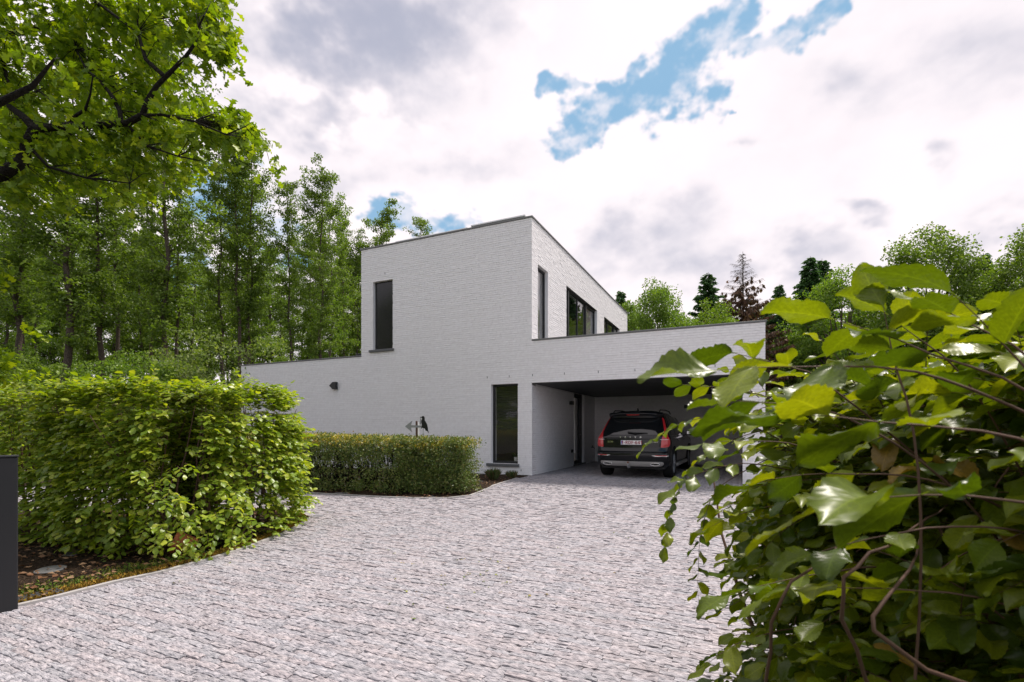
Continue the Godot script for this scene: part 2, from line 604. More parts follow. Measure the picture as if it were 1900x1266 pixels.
func leaf_basis(dir: Vector3, up: Vector3, size: float) -> Basis:
	var z := dir.cross(up)
	if z.length() < 0.01:
		z = dir.cross(Vector3(0.3, 0.2, 0.9))
	z = z.normalized()
	return Basis(dir, z.cross(dir).normalized(), z) * size

func rv(r: RandomNumberGenerator) -> Vector3:
	return Vector3(r.randf_range(-1, 1), r.randf_range(-1, 1), r.randf_range(-1, 1))

# a beech spray: a thin twig with leaves on both sides, all in about one plane
func spray(L: Array, tw: MB, p: Vector3, dir: Vector3, length: float, leaf: float, droop: float, r: RandomNumberGenerator, thick := 0.002, sides := 4, back := 0.0, lean := Vector3.ZERO) -> void:
	var step := leaf * 0.46
	var n := maxi(2, int(length / step))
	var pts := [p]
	var radii := [thick]
	if back > 0.0:
		# the shoot leaves an inner branch in a long curve
		var root := p - dir * back * r.randf_range(1.5, 2.0) + Vector3(r.randf_range(0.0, 0.4), -r.randf_range(0.3, 0.9), -r.randf_range(0.3, 0.8)) * back
		var knee := p - dir * back * r.randf_range(0.6, 0.9) + rv(r) * back * 0.1
		pts = []
		radii = []
		for k in 8:
			var t := k / 7.0
			pts.append(root.lerp(knee, t).lerp(knee.lerp(p, t), t))
			radii.append(thick * lerpf(1.5, 1.0, t))
	var up := (Vector3.UP + lean + rv(r) * 0.3).normalized()
	var side := 1.0 if r.randf() < 0.5 else -1.0
	for i in n:
		dir = (dir + Vector3(0, -droop, 0) + rv(r) * 0.10).normalized()
		p += dir * step
		pts.append(p)
		radii.append(thick * (1.0 - 0.75 * float(i + 1) / n))
		var across := dir.cross(up).normalized() * side
		var last := i == n - 1
		var ld := (dir * (1.0 if last else 0.62) + across * (0.1 if last else 0.8) + Vector3(0, -0.12, 0) + rv(r) * 0.16).normalized()
		var ln := (up + rv(r) * 0.33).normalized()
		var size := leaf * r.randf_range(0.72, 1.15) * (0.8 if i == 0 else 1.0)
		L.append(Transform3D(leaf_basis(ld, ln, size), p))
		side = -side
	if tw:
		tw.tube(pts, radii, sides)

# how large a thing of that size at that place shows from the entrance, 0 outside the view
func shows(p: Vector3, size: float) -> float:
	var z := -p.z
	if z < 0.15:
		return 0.0
	var x := p.x / z * 915.0 + 950.0
	var y := 796.0 - (p.y - CAM_H) / z * 915.0
	if x < -20 or x > 1920 or y < -20 or y > 1286:
		return 0.0
	return size / z

# the 300 leaves that show largest become leaf parts, the others one part
func leaves_onto(parent: Node3D, L: Array, rest: Array, rest_shapes: Array, rest_mat: Material, shapes: Array, mats: Array, r: RandomNumberGenerator, most := 300, rest_uv := false) -> void:
	var order := []
	for k in L.size():
		order.append([shows(parent.position + L[k].origin, L[k].basis.x.length()), k])
	order.sort_custom(func(a, b): return a[0] > b[0])
	var single := {}
	for k in mini(most, order.size()):
		if order[k][0] > 0.0:
			single[order[k][1]] = true
	var st := MB.new()
	st.with_uv = rest_uv
	for k in L.size():
		if single.has(k):
			var o := put(shapes[r.randi() % shapes.size()], "leaf", mats[r.randi() % mats.size()], parent)
			o.transform = L[k]
		else:
			st.stamp(rest_shapes[r.randi() % rest_shapes.size()], L[k], rest[r.randi() % rest.size()])
	if st.v.size():
		tag(build(st, "foliage", rest_mat, parent), "", "", "", "stuff")

func shape_meshes(list: Array, with_uv := false) -> Array:
	var out := []
	for t in list:
		var m := MB.new()
		m.with_uv = with_uv
		m.stamp(t, Transform3D.IDENTITY, Color.WHITE)
		out.append(m.mesh())
	return out

func tinted(src: StandardMaterial3D, called: String, colors: Array) -> Array:
	var out := []
	for k in colors.size():
		var m: StandardMaterial3D = src.duplicate()
		m.resource_name = "%s_%d" % [called, k]
		m.albedo_color = (colors[k] as Color).linear_to_srgb()
		out.append(m)
	return out

# ------------------------------------------------------------------ ground
var house_x := Transform3D(Basis(Vector3.UP, deg_to_rad(HOUSE_TURN)), HOUSE_AT)
const BED := [[-3.75, 3.2], [-3.58, 3.45], [-3.44, 3.7], [-3.29, 4.06], [-3.1, 4.35], [-2.92, 4.86], [-2.83, 5.3], [-2.78, 5.9], [-2.78, 6.4], [-2.9, 7.05], [-3.3, 7.6], [-4.2, 7.85], [-6.0, 7.7], [-9.0, 7.6], [-14.0, 8.0], [-14.0, 2.4], [-6.0, 2.3]]
const ISLAND := [[-14.0, 11.2], [-8.0, 10.7], [-5.5, 10.2], [-3.95, 9.72], [-2.52, 9.2], [-1.8, 9.02], [-1.18, 9.02], [-0.8, 9.35], [-0.62, 10.0], [-0.42, 11.0], [-0.25, 11.55], [0.14, 12.65], [0.48, 13.38], [-10.1, 18.35], [-14.5, 19.0]]
const PAVED := [[-15.0, 1.4], [8.2, 1.4], [9.2, 9.4], [5.66, 11.02], [8.3, 16.9], [3.24, 19.25], [0.5, 13.4], [-15.0, 20.6]]

func house_plane(list: Array) -> PackedVector2Array:   # (x, depth) -> (along the front, into the depth)
	var out := PackedVector2Array()
	var inv := house_x.affine_inverse()
	for p in list:
		var q := inv * Vector3(p[0], 0, -p[1])
		out.append(Vector2(q.x, -q.z))
	return out

func spans(poly: PackedVector2Array, s: float) -> Array:
	var xs := []
	for k in poly.size():
		var a := poly[k]
		var b := poly[(k + 1) % poly.size()]
		if (a.y <= s) != (b.y <= s):
			xs.append(a.x + (b.x - a.x) * (s - a.y) / (b.y - a.y))
	xs.sort()
	return xs

func cut(list: Array, holes: Array) -> Array:   # [x0, x1] stretches without the pairs in holes
	var out := list
	for k in range(0, holes.size() - 1, 2):
		var next := []
		for q in out:
			if holes[k + 1] <= q[0] or holes[k] >= q[1]:
				next.append(q)
				continue
			if holes[k] > q[0]:
				next.append([q[0], holes[k]])
			if holes[k + 1] < q[1]:
				next.append([holes[k + 1], q[1]])
		out = next
	return out

func sheet(outline: Array, y: float, called: String, m: Material, bumps := 0.0, parent: Node = self, cell := 0.35) -> MeshInstance3D:
	var st := MB.new()
	var poly := PackedVector2Array()
	for p in outline:
		poly.append(Vector2(p[0], p[1]))
	var f := FastNoiseLite.new()
	f.seed = 8
	f.frequency = 0.9
	if bumps == 0.0:
		var idx := Geometry2D.triangulate_polygon(poly)
		for k in range(0, idx.size(), 3):
			var q := [poly[idx[k]], poly[idx[k + 1]], poly[idx[k + 2]]]
			st.out3(Vector3(q[0].x, y - 5.0, -q[0].y), Vector3(q[0].x, y, -q[0].y), Vector3(q[1].x, y, -q[1].y), Vector3(q[2].x, y, -q[2].y))
	else:
		var box := Rect2(poly[0], Vector2.ZERO)
		for p in poly:
			box = box.expand(p)
		var nx := int(box.size.x / cell) + 1
		var nz := int(box.size.y / cell) + 1
		for i in nx:
			for j in nz:
				var c0 := box.position + Vector2(i, j) * cell
				var square := PackedVector2Array([c0, c0 + Vector2(cell, 0), c0 + Vector2(cell, cell), c0 + Vector2(0, cell)])
				for piece in Geometry2D.intersect_polygons(square, poly):
					var idx := Geometry2D.triangulate_polygon(piece)
					for k in range(0, idx.size(), 3):
						var q := []
						for e in 3:
							var b: Vector2 = piece[idx[k + e]]
							q.append(Vector3(b.x, y + bumps * (f.get_noise_2d(b.x * 2.0, b.y * 2.0) + 0.3), -b.y))
						st.out3(q[0] - Vector3(0, 5, 0), q[0], q[1], q[2])
	return build(st, called, m, parent)

func make_ground() -> void:
	var g := MB.new()
	g.quad(Vector3(-300, -0.09, 300), Vector3(300, -0.09, 300), Vector3(300, -0.09, -300), Vector3(-300, -0.09, -300))
	tag(build(g, "ground", M.forest_ground), "mossy ground under the trees", "ground", "", "structure")
	var drive := base("driveway", HOUSE_AT, HOUSE_TURN, "driveway of narrow split grey stone pavers", "driveway")
	tag(drive, "", "", "", "structure")
	var paved := house_plane(PAVED)
	var st := MB.new()
	var idx := Geometry2D.triangulate_polygon(paved)
	for k in range(0, idx.size(), 3):
		var q := []
		for e in 3:
			q.append(Vector3(paved[idx[k + e]].x, -0.012, -paved[idx[k + e]].y))
		st.out3(q[0] - Vector3(0, 5, 0), q[0], q[1], q[2])
	build(st, "joint_bed", M.joint_grit, drive)
	# pavers: split stones laid in rows along the house front
	var bed := house_plane(BED)
	var island := house_plane(ISLAND)
	var r := RandomNumberGenerator.new()
	r.seed = 77
	var list := []
	var s := -13.0
	while s < 6.4:
		var depth := r.randf_range(0.038, 0.052)
		var mid := s + depth / 2.0
		var rows := []
		var o := spans(paved, mid)
		for k in range(0, o.size() - 1, 2):
			rows.append([o[k], o[k + 1]])
		rows = cut(cut(rows, spans(bed, mid)), spans(island, mid))
		for row in rows:
			var x: float = row[0] - r.randf() * 0.15
			while x < row[1]:
				var len_ := r.randf_range(0.12, 0.24)
				var a := maxf(x, row[0])
				var b := minf(x + len_, row[1])
				x += len_ + 0.0012
				if b - a < 0.03:
					continue
				var wp := house_x * Vector3((a + b) / 2.0, 0, -mid)
				if -wp.z < 1.9 or absf(wp.x) > -wp.z * 1.12 + 0.6 or (wp.x > 0.75 and -wp.z < wp.x * 0.9):
					continue
				list.append([a, b - 0.0012, s, s + depth - 0.0028, wp, -wp.z])
		s += depth
	list.sort_custom(func(p, q): return p[5] < q[5])
	var far := MB.new()
	var single := 0
	for p in list:
		var near: bool = single < 300 and shows(p[4], 0.2) > 0.0
		var wp: Vector3 = p[4]
		var st2 := MB.new() if near else far
		var tone := r.randf_range(0.38, 0.47)
		var warm := r.randf_range(-0.012, 0.02)
		st2.col = Color(tone + warm, tone - 0.004, tone + 0.002 - warm * 0.4)
		var o := Vector3((p[0] + p[1]) / 2.0, 0, -(p[2] + p[3]) / 2.0) if near else Vector3.ZERO
		paver(st2, p[0] - o.x, p[1] - o.x, p[2] + o.z, p[3] + o.z, (7 if p[5] < 4.5 else 4 if p[5] < 7.0 else 2), 3 if p[5] < 4.5 else 2 if p[5] < 7 else 1, r)
		if near:
			single += 1
			build(st2, "paver", M.split_stone, drive).position = o
	tag(build(far, "pavers", M.split_stone, drive), "", "", "", "stuff")
	print("pavers ", list.size())
	# beds
	tag(sheet(BED, -0.015, "hedge_bed", M.soil, 0.05), "bare soil bed under the beech hedge", "soil", "", "structure")
	tag(sheet(ISLAND, -0.015, "island_bed", M.soil, 0.05), "planted soil bed along the house front", "soil", "", "structure")
	for e in [[BED, 1, 12], [ISLAND, 1, 12]]:
		var kerb := MB.new()
		for k in range(e[1], e[2] - 1):
			var a := Vector3(e[0][k][0], 0, -e[0][k][1])
			var b := Vector3(e[0][k + 1][0], 0, -e[0][k + 1][1])
			var dir := (b - a).normalized()
			var side := dir.cross(Vector3.UP) * 0.022
			var up := Vector3(0, 0.016, 0)
			var dn := Vector3(0, -0.07, 0)
			kerb.out4((a + b) / 2 + dn, a - side + up, b - side + up, b + side + up, a + side + up)
			kerb.out4((a + b) / 2 + dn, a - side + up, b - side + up, b - side + dn, a - side + dn)
			kerb.out4((a + b) / 2 + dn, a + side + up, b + side + up, b + side + dn, a + side + dn)
		tag(build(kerb, "edging_strip", M.edging), "thin pale edging between pavers and %s" % ["beech hedge bed", "house front bed"][0 if e[0] == BED else 1], "edging", "", "structure")

func paver(st: MB, x0: float, x1: float, s0: float, s1: float, nx: int, nz: int, r: RandomNumberGenerator) -> void:
	var top := r.randf_range(-0.004, 0.003)
	var tilt := r.randf_range(-0.0025, 0.0025)
	var p := []
	for i in nx + 1:
		var row := []
		for j in nz + 1:
			var edge := i == 0 or i == nx or j == 0 or j == nz
			var fx := float(i) / nx
			var fz := float(j) / nz
			var jx := 0.0 if i == 0 or i == nx else r.randf_range(-0.25, 0.25) / nx
			var jz := r.randf_range(-0.002, 0.002) * (1.0 if edge else 1.5)
			var y := top + tilt * (fx - 0.5) * 2.0 + r.randf_range(-0.005, 0.0035) - (r.randf_range(0.0, 0.004) if j == 0 or j == nz else 0.0)
			row.append(Vector3(lerpf(x0, x1, fx + jx), y, -lerpf(s0, s1, fz) + jz))
		p.append(row)
	for i in nx:
		for j in nz:
			st.quad(p[i][j], p[i + 1][j], p[i + 1][j + 1], p[i][j + 1])
	var dn := Vector3(0, -0.05, 0)
	for i in nx:
		st.quad(p[i][0] + dn, p[i + 1][0] + dn, p[i + 1][0], p[i][0])
		st.quad(p[i + 1][nz] + dn, p[i][nz] + dn, p[i][nz], p[i + 1][nz])
	for j in nz:
		st.quad(p[0][j + 1] + dn, p[0][j] + dn, p[0][j], p[0][j + 1])
		st.quad(p[nx][j] + dn, p[nx][j + 1] + dn, p[nx][j + 1], p[nx][j])

# ------------------------------------------------------------------ house
# a wall in its own axes: x along it, y up, z outwards; holes are [x0, x1, y0, y1]
func wall_core(x0: float, x1: float, y0: float, y1: float, holes: Array, thick: float, x: Transform3D, front := -0.0125) -> MB:
	var st := MB.new()
	var xs := [x0, x1]
	var ys := [y0, y1]
	for q in holes:
		for k in 2:
			if q[k] > x0 and q[k] < x1: xs.append(q[k])
			if q[2 + k] > y0 and q[2 + k] < y1: ys.append(q[2 + k])
	xs.sort()
	ys.sort()
	var solid := func(i: int, j: int) -> bool:
		if i < 0 or j < 0 or i >= xs.size() - 1 or j >= ys.size() - 1:
			return false
		var m := Vector2((xs[i] + xs[i + 1]) / 2.0, (ys[j] + ys[j + 1]) / 2.0)
		for q in holes:
			if m.x > q[0] and m.x < q[1] and m.y > q[2] and m.y < q[3]:
				return false
		return true
	for i in xs.size() - 1:
		for j in ys.size() - 1:
			if not solid.call(i, j) or xs[i + 1] - xs[i] < 1e-5 or ys[j + 1] - ys[j] < 1e-5:
				continue
			var a := Vector3(xs[i], ys[j], front)
			var b := Vector3(xs[i + 1], ys[j], front)
			var c := Vector3(xs[i + 1], ys[j + 1], front)
			var d := Vector3(xs[i], ys[j + 1], front)
			var k := Vector3(0, 0, -thick)
			st.quad(x * a, x * b, x * c, x * d)
			st.quad(x * (b + k), x * (a + k), x * (d + k), x * (c + k))
			if not solid.call(i - 1, j): st.quad(x * (a + k), x * a, x * d, x * (d + k))
			if not solid.call(i + 1, j): st.quad(x * b, x * (b + k), x * (c + k), x * c)
			if not solid.call(i, j - 1): st.quad(x * (a + k), x * (b + k), x * b, x * a)
			if not solid.call(i, j + 1): st.quad(x * d, x * c, x * (c + k), x * (d + k))
	return st

func one_brick(st: MB, x0: float, x1: float, y0: float, y1: float, x: Transform3D, r: RandomNumberGenerator, back := -0.013) -> void:
	var out := r.randf_range(-0.003, 0.0015) + (r.randf_range(0.001, 0.003) if r.randf() < 0.15 else 0.0)
	var tilt := r.randf_range(-0.003, 0.0015)
	var ja := r.randf_range(-0.002, 0.0025)
	var jb := r.randf_range(-0.002, 0.0025)
	var a := x * Vector3(x0, y0 + maxf(ja, 0.0), out + tilt)
	var b := x * Vector3(x1, y0 + maxf(jb, 0.0), out + tilt)
	var c := x * Vector3(x1, y1 + jb * 0.6, out - tilt * 0.5)
	var d := x * Vector3(x0, y1 + ja * 0.6, out - tilt * 0.5)
	var e := x * Vector3(x0, y0, back)
	var f := x * Vector3(x1, y0, back)
	var g := x * Vector3(x1, y1, back)
	var h := x * Vector3(x0, y1, back)
	st.quad(a, b, c, d)
	st.quad(d, c, g, h)
	st.quad(e, f, b, a)
	st.quad(e, a, d, h)
	st.quad(b, f, g, c)

func bricks(x0: float, x1: float, y0: float, y1: float, holes: Array, x: Transform3D, wall: Node3D, seed_: int, singles := 0, near_x := 0.0) -> void:
	var r := RandomNumberGenerator.new()
	r.seed = seed_
	var list := []
	var n := int(round((y1 - y0) / COURSE))
	for j in n:
		var ya := y0 + j * COURSE
		var yb := ya + COURSE
		var rows := [[x0, x1]]
		for q in holes:
			if ya + 0.01 < q[3] and yb - 0.01 > q[2]:
				rows = cut(rows, [q[0], q[1]])
		for row in rows:
			var p: float = row[0] - r.randf() * 0.2
			while p < row[1]:
				var l := 0.215 if r.randf() < 0.8 else 0.105
				var a := maxf(p, row[0])
				var b := minf(p + l, row[1])
				if row[1] - b < 0.035:
					b = row[1]
				if b - a > 0.02:
					list.append([a, b - (0.004 if b < row[1] else 0.0), ya + r.randf_range(0.003, 0.008), yb - 0.0025, (a + b) / 2.0])
				p += l
				if b == row[1]:
					break
	if singles:
		list.sort_custom(func(p, q): return absf(p[4] - near_x) < absf(q[4] - near_x))
	var st := MB.new()
	for k in list.size():
		var q: Array = list[k]
		if k < singles:
			var one := MB.new()
			var mid := x * Vector3(q[4], (q[2] + q[3]) / 2.0, 0)
			one_brick(one, q[0], q[1], q[2], q[3], x.translated(-mid), r)
			build(one, "brick", M.white_brick, wall).position = mid
		else:
			one_brick(st, q[0], q[1], q[2], q[3], x, r)
	tag(build(st, "bricks", M.white_brick, wall), "", "", "", "stuff")

func slab(parent: Node3D, called: String, m: Material, lo: Vector3, hi: Vector3, bevel := 0.0, x := Transform3D.IDENTITY) -> MeshInstance3D:
	var st := MB.new()
	if bevel > 0.0:
		st.cbox(lo, hi, bevel, x)
	else:
		st.box(lo, hi, x)
	return build(st, called, m, parent)

# window set back in a hole: frame bars, panes, optional sill. axes as for walls
func window(house: Node3D, x: Transform3D, x0: float, x1: float, y0: float, y1: float, back: float, bars: Array, sill: bool, sash := 0.055) -> Node3D:
	var win := Node3D.new()
	win.name = "window"
	house.add_child(win, true)
	var z := -back
	var st := MB.new()
	st.cbox(Vector3(x0, y0, z - 0.06), Vector3(x0 + sash, y1, z), 0.004, x)
	st.cbox(Vector3(x1 - sash, y0, z - 0.06), Vector3(x1, y1, z), 0.004, x)
	st.cbox(Vector3(x0 + sash, y0, z - 0.06), Vector3(x1 - sash, y0 + sash * 1.2, z), 0.004, x)
	st.cbox(Vector3(x0 + sash, y1 - sash, z - 0.06), Vector3(x1 - sash, y1, z), 0.004, x)
	for b in bars:
		st.cbox(Vector3(b[0], y0 + sash * 1.2, z - 0.055), Vector3(b[1], y1 - sash, z + b[2]), 0.004, x)
	build(st, "frame", M.anthracite, win)
	var edges := [x0 + sash]
	for b in bars:
		edges.append_array([b[0], b[1]])
	edges.append(x1 - sash)
	for k in range(0, edges.size(), 2):
		var p := MB.new()
		p.quad(x * Vector3(edges[k], y0 + sash * 1.2, z - 0.03), x * Vector3(edges[k + 1], y0 + sash * 1.2, z - 0.03), x * Vector3(edges[k + 1], y1 - sash, z - 0.03), x * Vector3(edges[k], y1 - sash, z - 0.03))
		build(p, "pane", M.glass, win)
		var p2 := MB.new()
		p2.quad(x * Vector3(edges[k], y0 + sash * 1.2, z - 0.046), x * Vector3(edges[k + 1], y0 + sash * 1.2, z - 0.046), x * Vector3(edges[k + 1], y1 - sash, z - 0.046), x * Vector3(edges[k], y1 - sash, z - 0.046))
		build(p2, "inner_pane", M.glass, win)
	if sill:
		slab(win, "sill", M.bluestone, Vector3(x0 - 0.13, y0 - 0.075, z - 0.02), Vector3(x1 + 0.05, y0 - 0.002, 0.06), 0.006, x)
	return win

func make_house() -> void:
	var h := base("brick_house", HOUSE_AT, HOUSE_TURN, "white painted brick house with flat roofs and an open carport", "house")
	var I := Transform3D.IDENTITY
	var side := Transform3D(Basis(Vector3(0, 0, -1), Vector3.UP, Vector3(1, 0, 0)), Vector3.ZERO)
	# front
	var w1 := [-5.48, -4.70, 3.78, 5.94]
	var w2 := [-1.25, -0.42, 0.30, 2.52]
	var voids := [[-20.0, -5.96, 3.60, 9.0], [0.0, 20.0, 3.66, 9.0], [0.0, 5.19, -1.0, 2.52], w1, w2]
	var core := [[-20.0, -5.948, 3.60, 9.0], [-0.012, 20.0, 3.66, 9.0], [-0.012, 5.202, -1.0, 2.52], w1, w2]
	var fw := build(wall_core(-11.688, 5.638, -0.1, 7.02, core, 0.338, I), "front_wall", M.white_mortar, h)
	bricks(-11.7, 5.65, 0.0, 7.02, voids, I, fw, 5, 300, 5.65)
	# reveals of painted brick keep the wall's own material; weep joints above the openings
	for q in [[-1.37, 2.73], [-0.68, 2.73], [0.02, 2.73], [0.93, 2.73], [1.84, 2.73], [2.77, 2.73], [3.69, 2.73], [4.61, 2.73], [-1.2, 0.13], [-0.32, 0.13], [-5.0, 6.16], [-7.6, 0.13], [-3.4, 0.13]]:
		slab(fw, "weep_joint", M.black_paint, Vector3(q[0] - 0.006, q[1] - 0.028, -0.01), Vector3(q[0] + 0.006, q[1] + 0.028, 0.0065))
	# upper storey, side towards the terrace roof
	var s1 := [0.44, 1.24, 3.5, 5.88]
	var s2 := [2.93, 6.71, 3.5, 5.94]
	var s3 := [7.81, 10.72, 3.5, 5.94]
	var sw := build(wall_core(0.012, 12.408, 3.3, 7.02, [s1, s2, s3], 0.338, side), "side_wall", M.white_mortar, h)
	bricks(0.014, 12.42, 3.42, 7.02, [s1, s2, s3], side, sw, 6)
	# the other outer walls, floors and roofs
	slab(h, "end_wall", M.white_brick, Vector3(-11.69, -0.1, -9.0), Vector3(-11.34, 3.60, -0.35))
	slab(h, "rear_wall", M.white_brick, Vector3(-11.69, -0.1, -9.35), Vector3(-5.96, 3.60, -9.0))
	slab(h, "rear_wall", M.white_brick, Vector3(-5.95, -0.1, -12.40), Vector3(-0.35, 7.02, -12.06))
	slab(h, "upper_wall", M.white_brick, Vector3(-5.95, 3.3, -12.06), Vector3(-5.6, 7.02, -0.35))
	slab(h, "inner_wall", M.plaster, Vector3(-5.95, -0.1, -12.06), Vector3(-5.75, 3.29, -9.0))
	slab(h, "floor_slab", M.interior_floor, Vector3(-11.34, -0.1, -12.06), Vector3(-0.35, 0.02, -0.36))
	slab(h, "floor_slab", M.plaster, Vector3(-5.6, 2.95, -12.06), Vector3(-0.36, 3.28, -0.36))
	slab(h, "roof", M.anthracite_matt, Vector3(-11.34, 3.0, -9.0), Vector3(-5.61, 3.42, -0.36))
	slab(h, "roof", M.anthracite_matt, Vector3(-5.6, 6.6, -12.06), Vector3(-0.36, 6.85, -0.36))
	slab(h, "roof", M.anthracite_matt, Vector3(0.01, 2.86, -6.74), Vector3(5.64, 3.38, -0.36))
	# carport: walls, ceiling
	var door := [3.73, 4.95, 0.02, 2.52]
	var cw := build(wall_core(0.35, 6.40, -0.1, 3.28, [door], 0.338, side), "carport_wall", M.white_mortar, h)
	bricks(0.014, 6.40, 0.0, 2.46, [door], side, cw, 7)
	slab(h, "carport_wall", M.white_brick, Vector3(0.0, -0.1, -6.74), Vector3(5.64, 2.855, -6.40))
	slab(h, "carport_wall", M.white_brick, Vector3(5.2, -0.1, -6.39), Vector3(5.64, 2.855, -0.36))
	var ce := slab(h, "carport_ceiling", M.ceiling_panel, Vector3(0.008, 2.50, -6.39), Vector3(5.195, 2.518, -0.02))
	for k in 5:
		slab(ce, "panel_joint", M.black_paint, Vector3(0.01, 2.4985, -1.1 - k * 1.22), Vector3(5.19, 2.501, -1.092 - k * 1.22))
	var ds := MB.new()
	ds.lathe([[0.0, -0.012], [0.035, -0.012], [0.045, -0.006], [0.045, 0.0]], Transform3D(Basis(), Vector3(2.75, 2.5, -0.62)))
	build(ds, "ceiling_spot", M.galvanised, ce)
	# copings
	var cop := [[Vector3(-11.73, 3.602, -0.40), Vector3(-5.962, 3.642, 0.022)], [Vector3(-5.99, 7.022, -0.40), Vector3(0.024, 7.068, 0.022)], [Vector3(-0.376, 7.022, -12.44), Vector3(0.024, 7.068, -0.402)], [Vector3(0.002, 3.662, -0.40), Vector3(5.68, 3.706, 0.022)], [Vector3(-11.73, 3.602, -9.4), Vector3(-11.33, 3.642, -0.402)], [Vector3(5.24, 3.662, -6.8), Vector3(5.68, 3.706, -0.402)], [Vector3(-5.99, 7.022, -12.44), Vector3(-5.59, 7.068, -0.402)]]
	for q in cop:
		slab(h, "coping", M.coping_metal, q[0], q[1], 0.004)
	slab(h, "carport_parapet", M.white_brick, Vector3(5.3, 2.9, -6.7), Vector3(5.638, 3.66, -0.36))
	# windows
	var a := window(h, I, w1[0], w1[1], w1[2], w1[3], 0.11, [], true)
	slab(a, "screen", M.screen_cloth, Vector3(w1[0] + 0.05, w1[2] + 0.03, -0.105), Vector3(w1[1] - 0.05, w1[3] - 0.04, -0.1))
	var b := window(h, I, w2[0], w2[1], w2[2], w2[3], 0.12, [], true)
	var bl := Node3D.new()
	bl.name = "blind"
	b.add_child(bl, true)
	for k in 25:
		var y := 2.42 - k * 0.047
		slab(bl, "slat", M.blind_slat, Vector3(-1.17, -0.0015, -0.022), Vector3(-0.5, 0.0015, 0.022), 0.0, Transform3D(Basis(Vector3.RIGHT, deg_to_rad(28)), Vector3(0, y, -0.21)))
	window(h, side, s1[0], s1[1], 3.5, s1[3], 0.10, [], false)
	window(h, side, s2[0], s2[1], 3.5, s2[3], 0.10, [[3.30, 3.42, 0.03], [4.45, 4.49, 0.0], [5.42, 5.50, 0.02]], false)
	window(h, side, s3[0], s3[1], 3.5, s3[3], 0.10, [[8.75, 8.79, 0.0], [9.85, 9.93, 0.02]], false)
	# pale curtains behind the far third of the side windows
	slab(h, "curtain", M.curtain, Vector3(-0.24, 3.5, -6.6), Vector3(-0.20, 5.85, -5.55))
	slab(h, "curtain", M.curtain, Vector3(-0.24, 3.5, -10.6), Vector3(-0.20, 5.85, -9.98))
	slab(h, "curtain", M.curtain, Vector3(-0.28, 3.5, -1.15), Vector3(-0.24, 5.85, -0.95))
	# door in the carport
	var dr := Node3D.new()
	dr.name = "door"
	h.add_child(dr, true)
	var f := MB.new()
	for q in [[3.73, 3.83, 0.02, 2.5], [4.85, 4.95, 0.02, 2.5], [3.83, 4.85, 2.36, 2.5], [3.83, 4.85, 0.02, 0.16], [3.83, 3.93, 0.16, 2.36], [4.62, 4.85, 0.16, 2.36]]:
		f.cbox(Vector3(q[0], q[2], -0.16), Vector3(q[1], q[3], -0.09), 0.004, side)
	build(f, "frame", M.anthracite, dr)
	var pn := MB.new()
	pn.quad(side * Vector3(3.93, 0.16, -0.12), side * Vector3(4.62, 0.16, -0.12), side * Vector3(4.62, 2.36, -0.12), side * Vector3(3.93, 2.36, -0.12))
	build(pn, "pane", M.glass, dr)
	var hd := MB.new()
	hd.tube([side * Vector3(4.68, 1.06, -0.09), side * Vector3(4.68, 1.06, -0.04), side * Vector3(4.56, 1.06, -0.035)], [0.01, 0.01, 0.01], 8, true)
	build(hd, "handle", M.galvanised, dr)
	slab(dr, "threshold", M.bluestone, Vector3(3.66, 0.005, -0.12), Vector3(5.02, 0.05, 0.04), 0.004, side)

# ------------------------------------------------------------------ trees
func bark_line(a: Vector3, b: Vector3, n: int, wob: float, r: RandomNumberGenerator) -> Array:
	var out := []
	for k in n + 1:
		var t := float(k) / n
		out.append(a.lerp(b, t) + rv(r) * Vector3(1, 0.2, 1) * wob * (0.0 if k == 0 else 1.0))
	return out

func along(pts: Array, t: float) -> Vector3:
	var f := clampf(t, 0, 0.9999) * (pts.size() - 1)
	var i := int(f)
	return (pts[i] as Vector3).lerp(pts[i + 1], f - i)

func add_leaves(st: MB, at: Vector3, spread: Vector3, count: int, size: float, tones: Array, r: RandomNumberGenerator) -> void:
	for k in count:
		var o := rv(r)
		while o.length_squared() > 1.0:
			o = rv(r)
		var d := rv(r)
		d.y -= 0.25
		d = d.normalized()
		var up := (Vector3.UP * 0.8 + rv(r)).normalized()
		st.stamp(T.bit[r.randi() % 3], Transform3D(leaf_basis(d, up, size * r.randf_range(0.7, 1.25)), at + o * spread), tones[r.randi() % tones.size()])

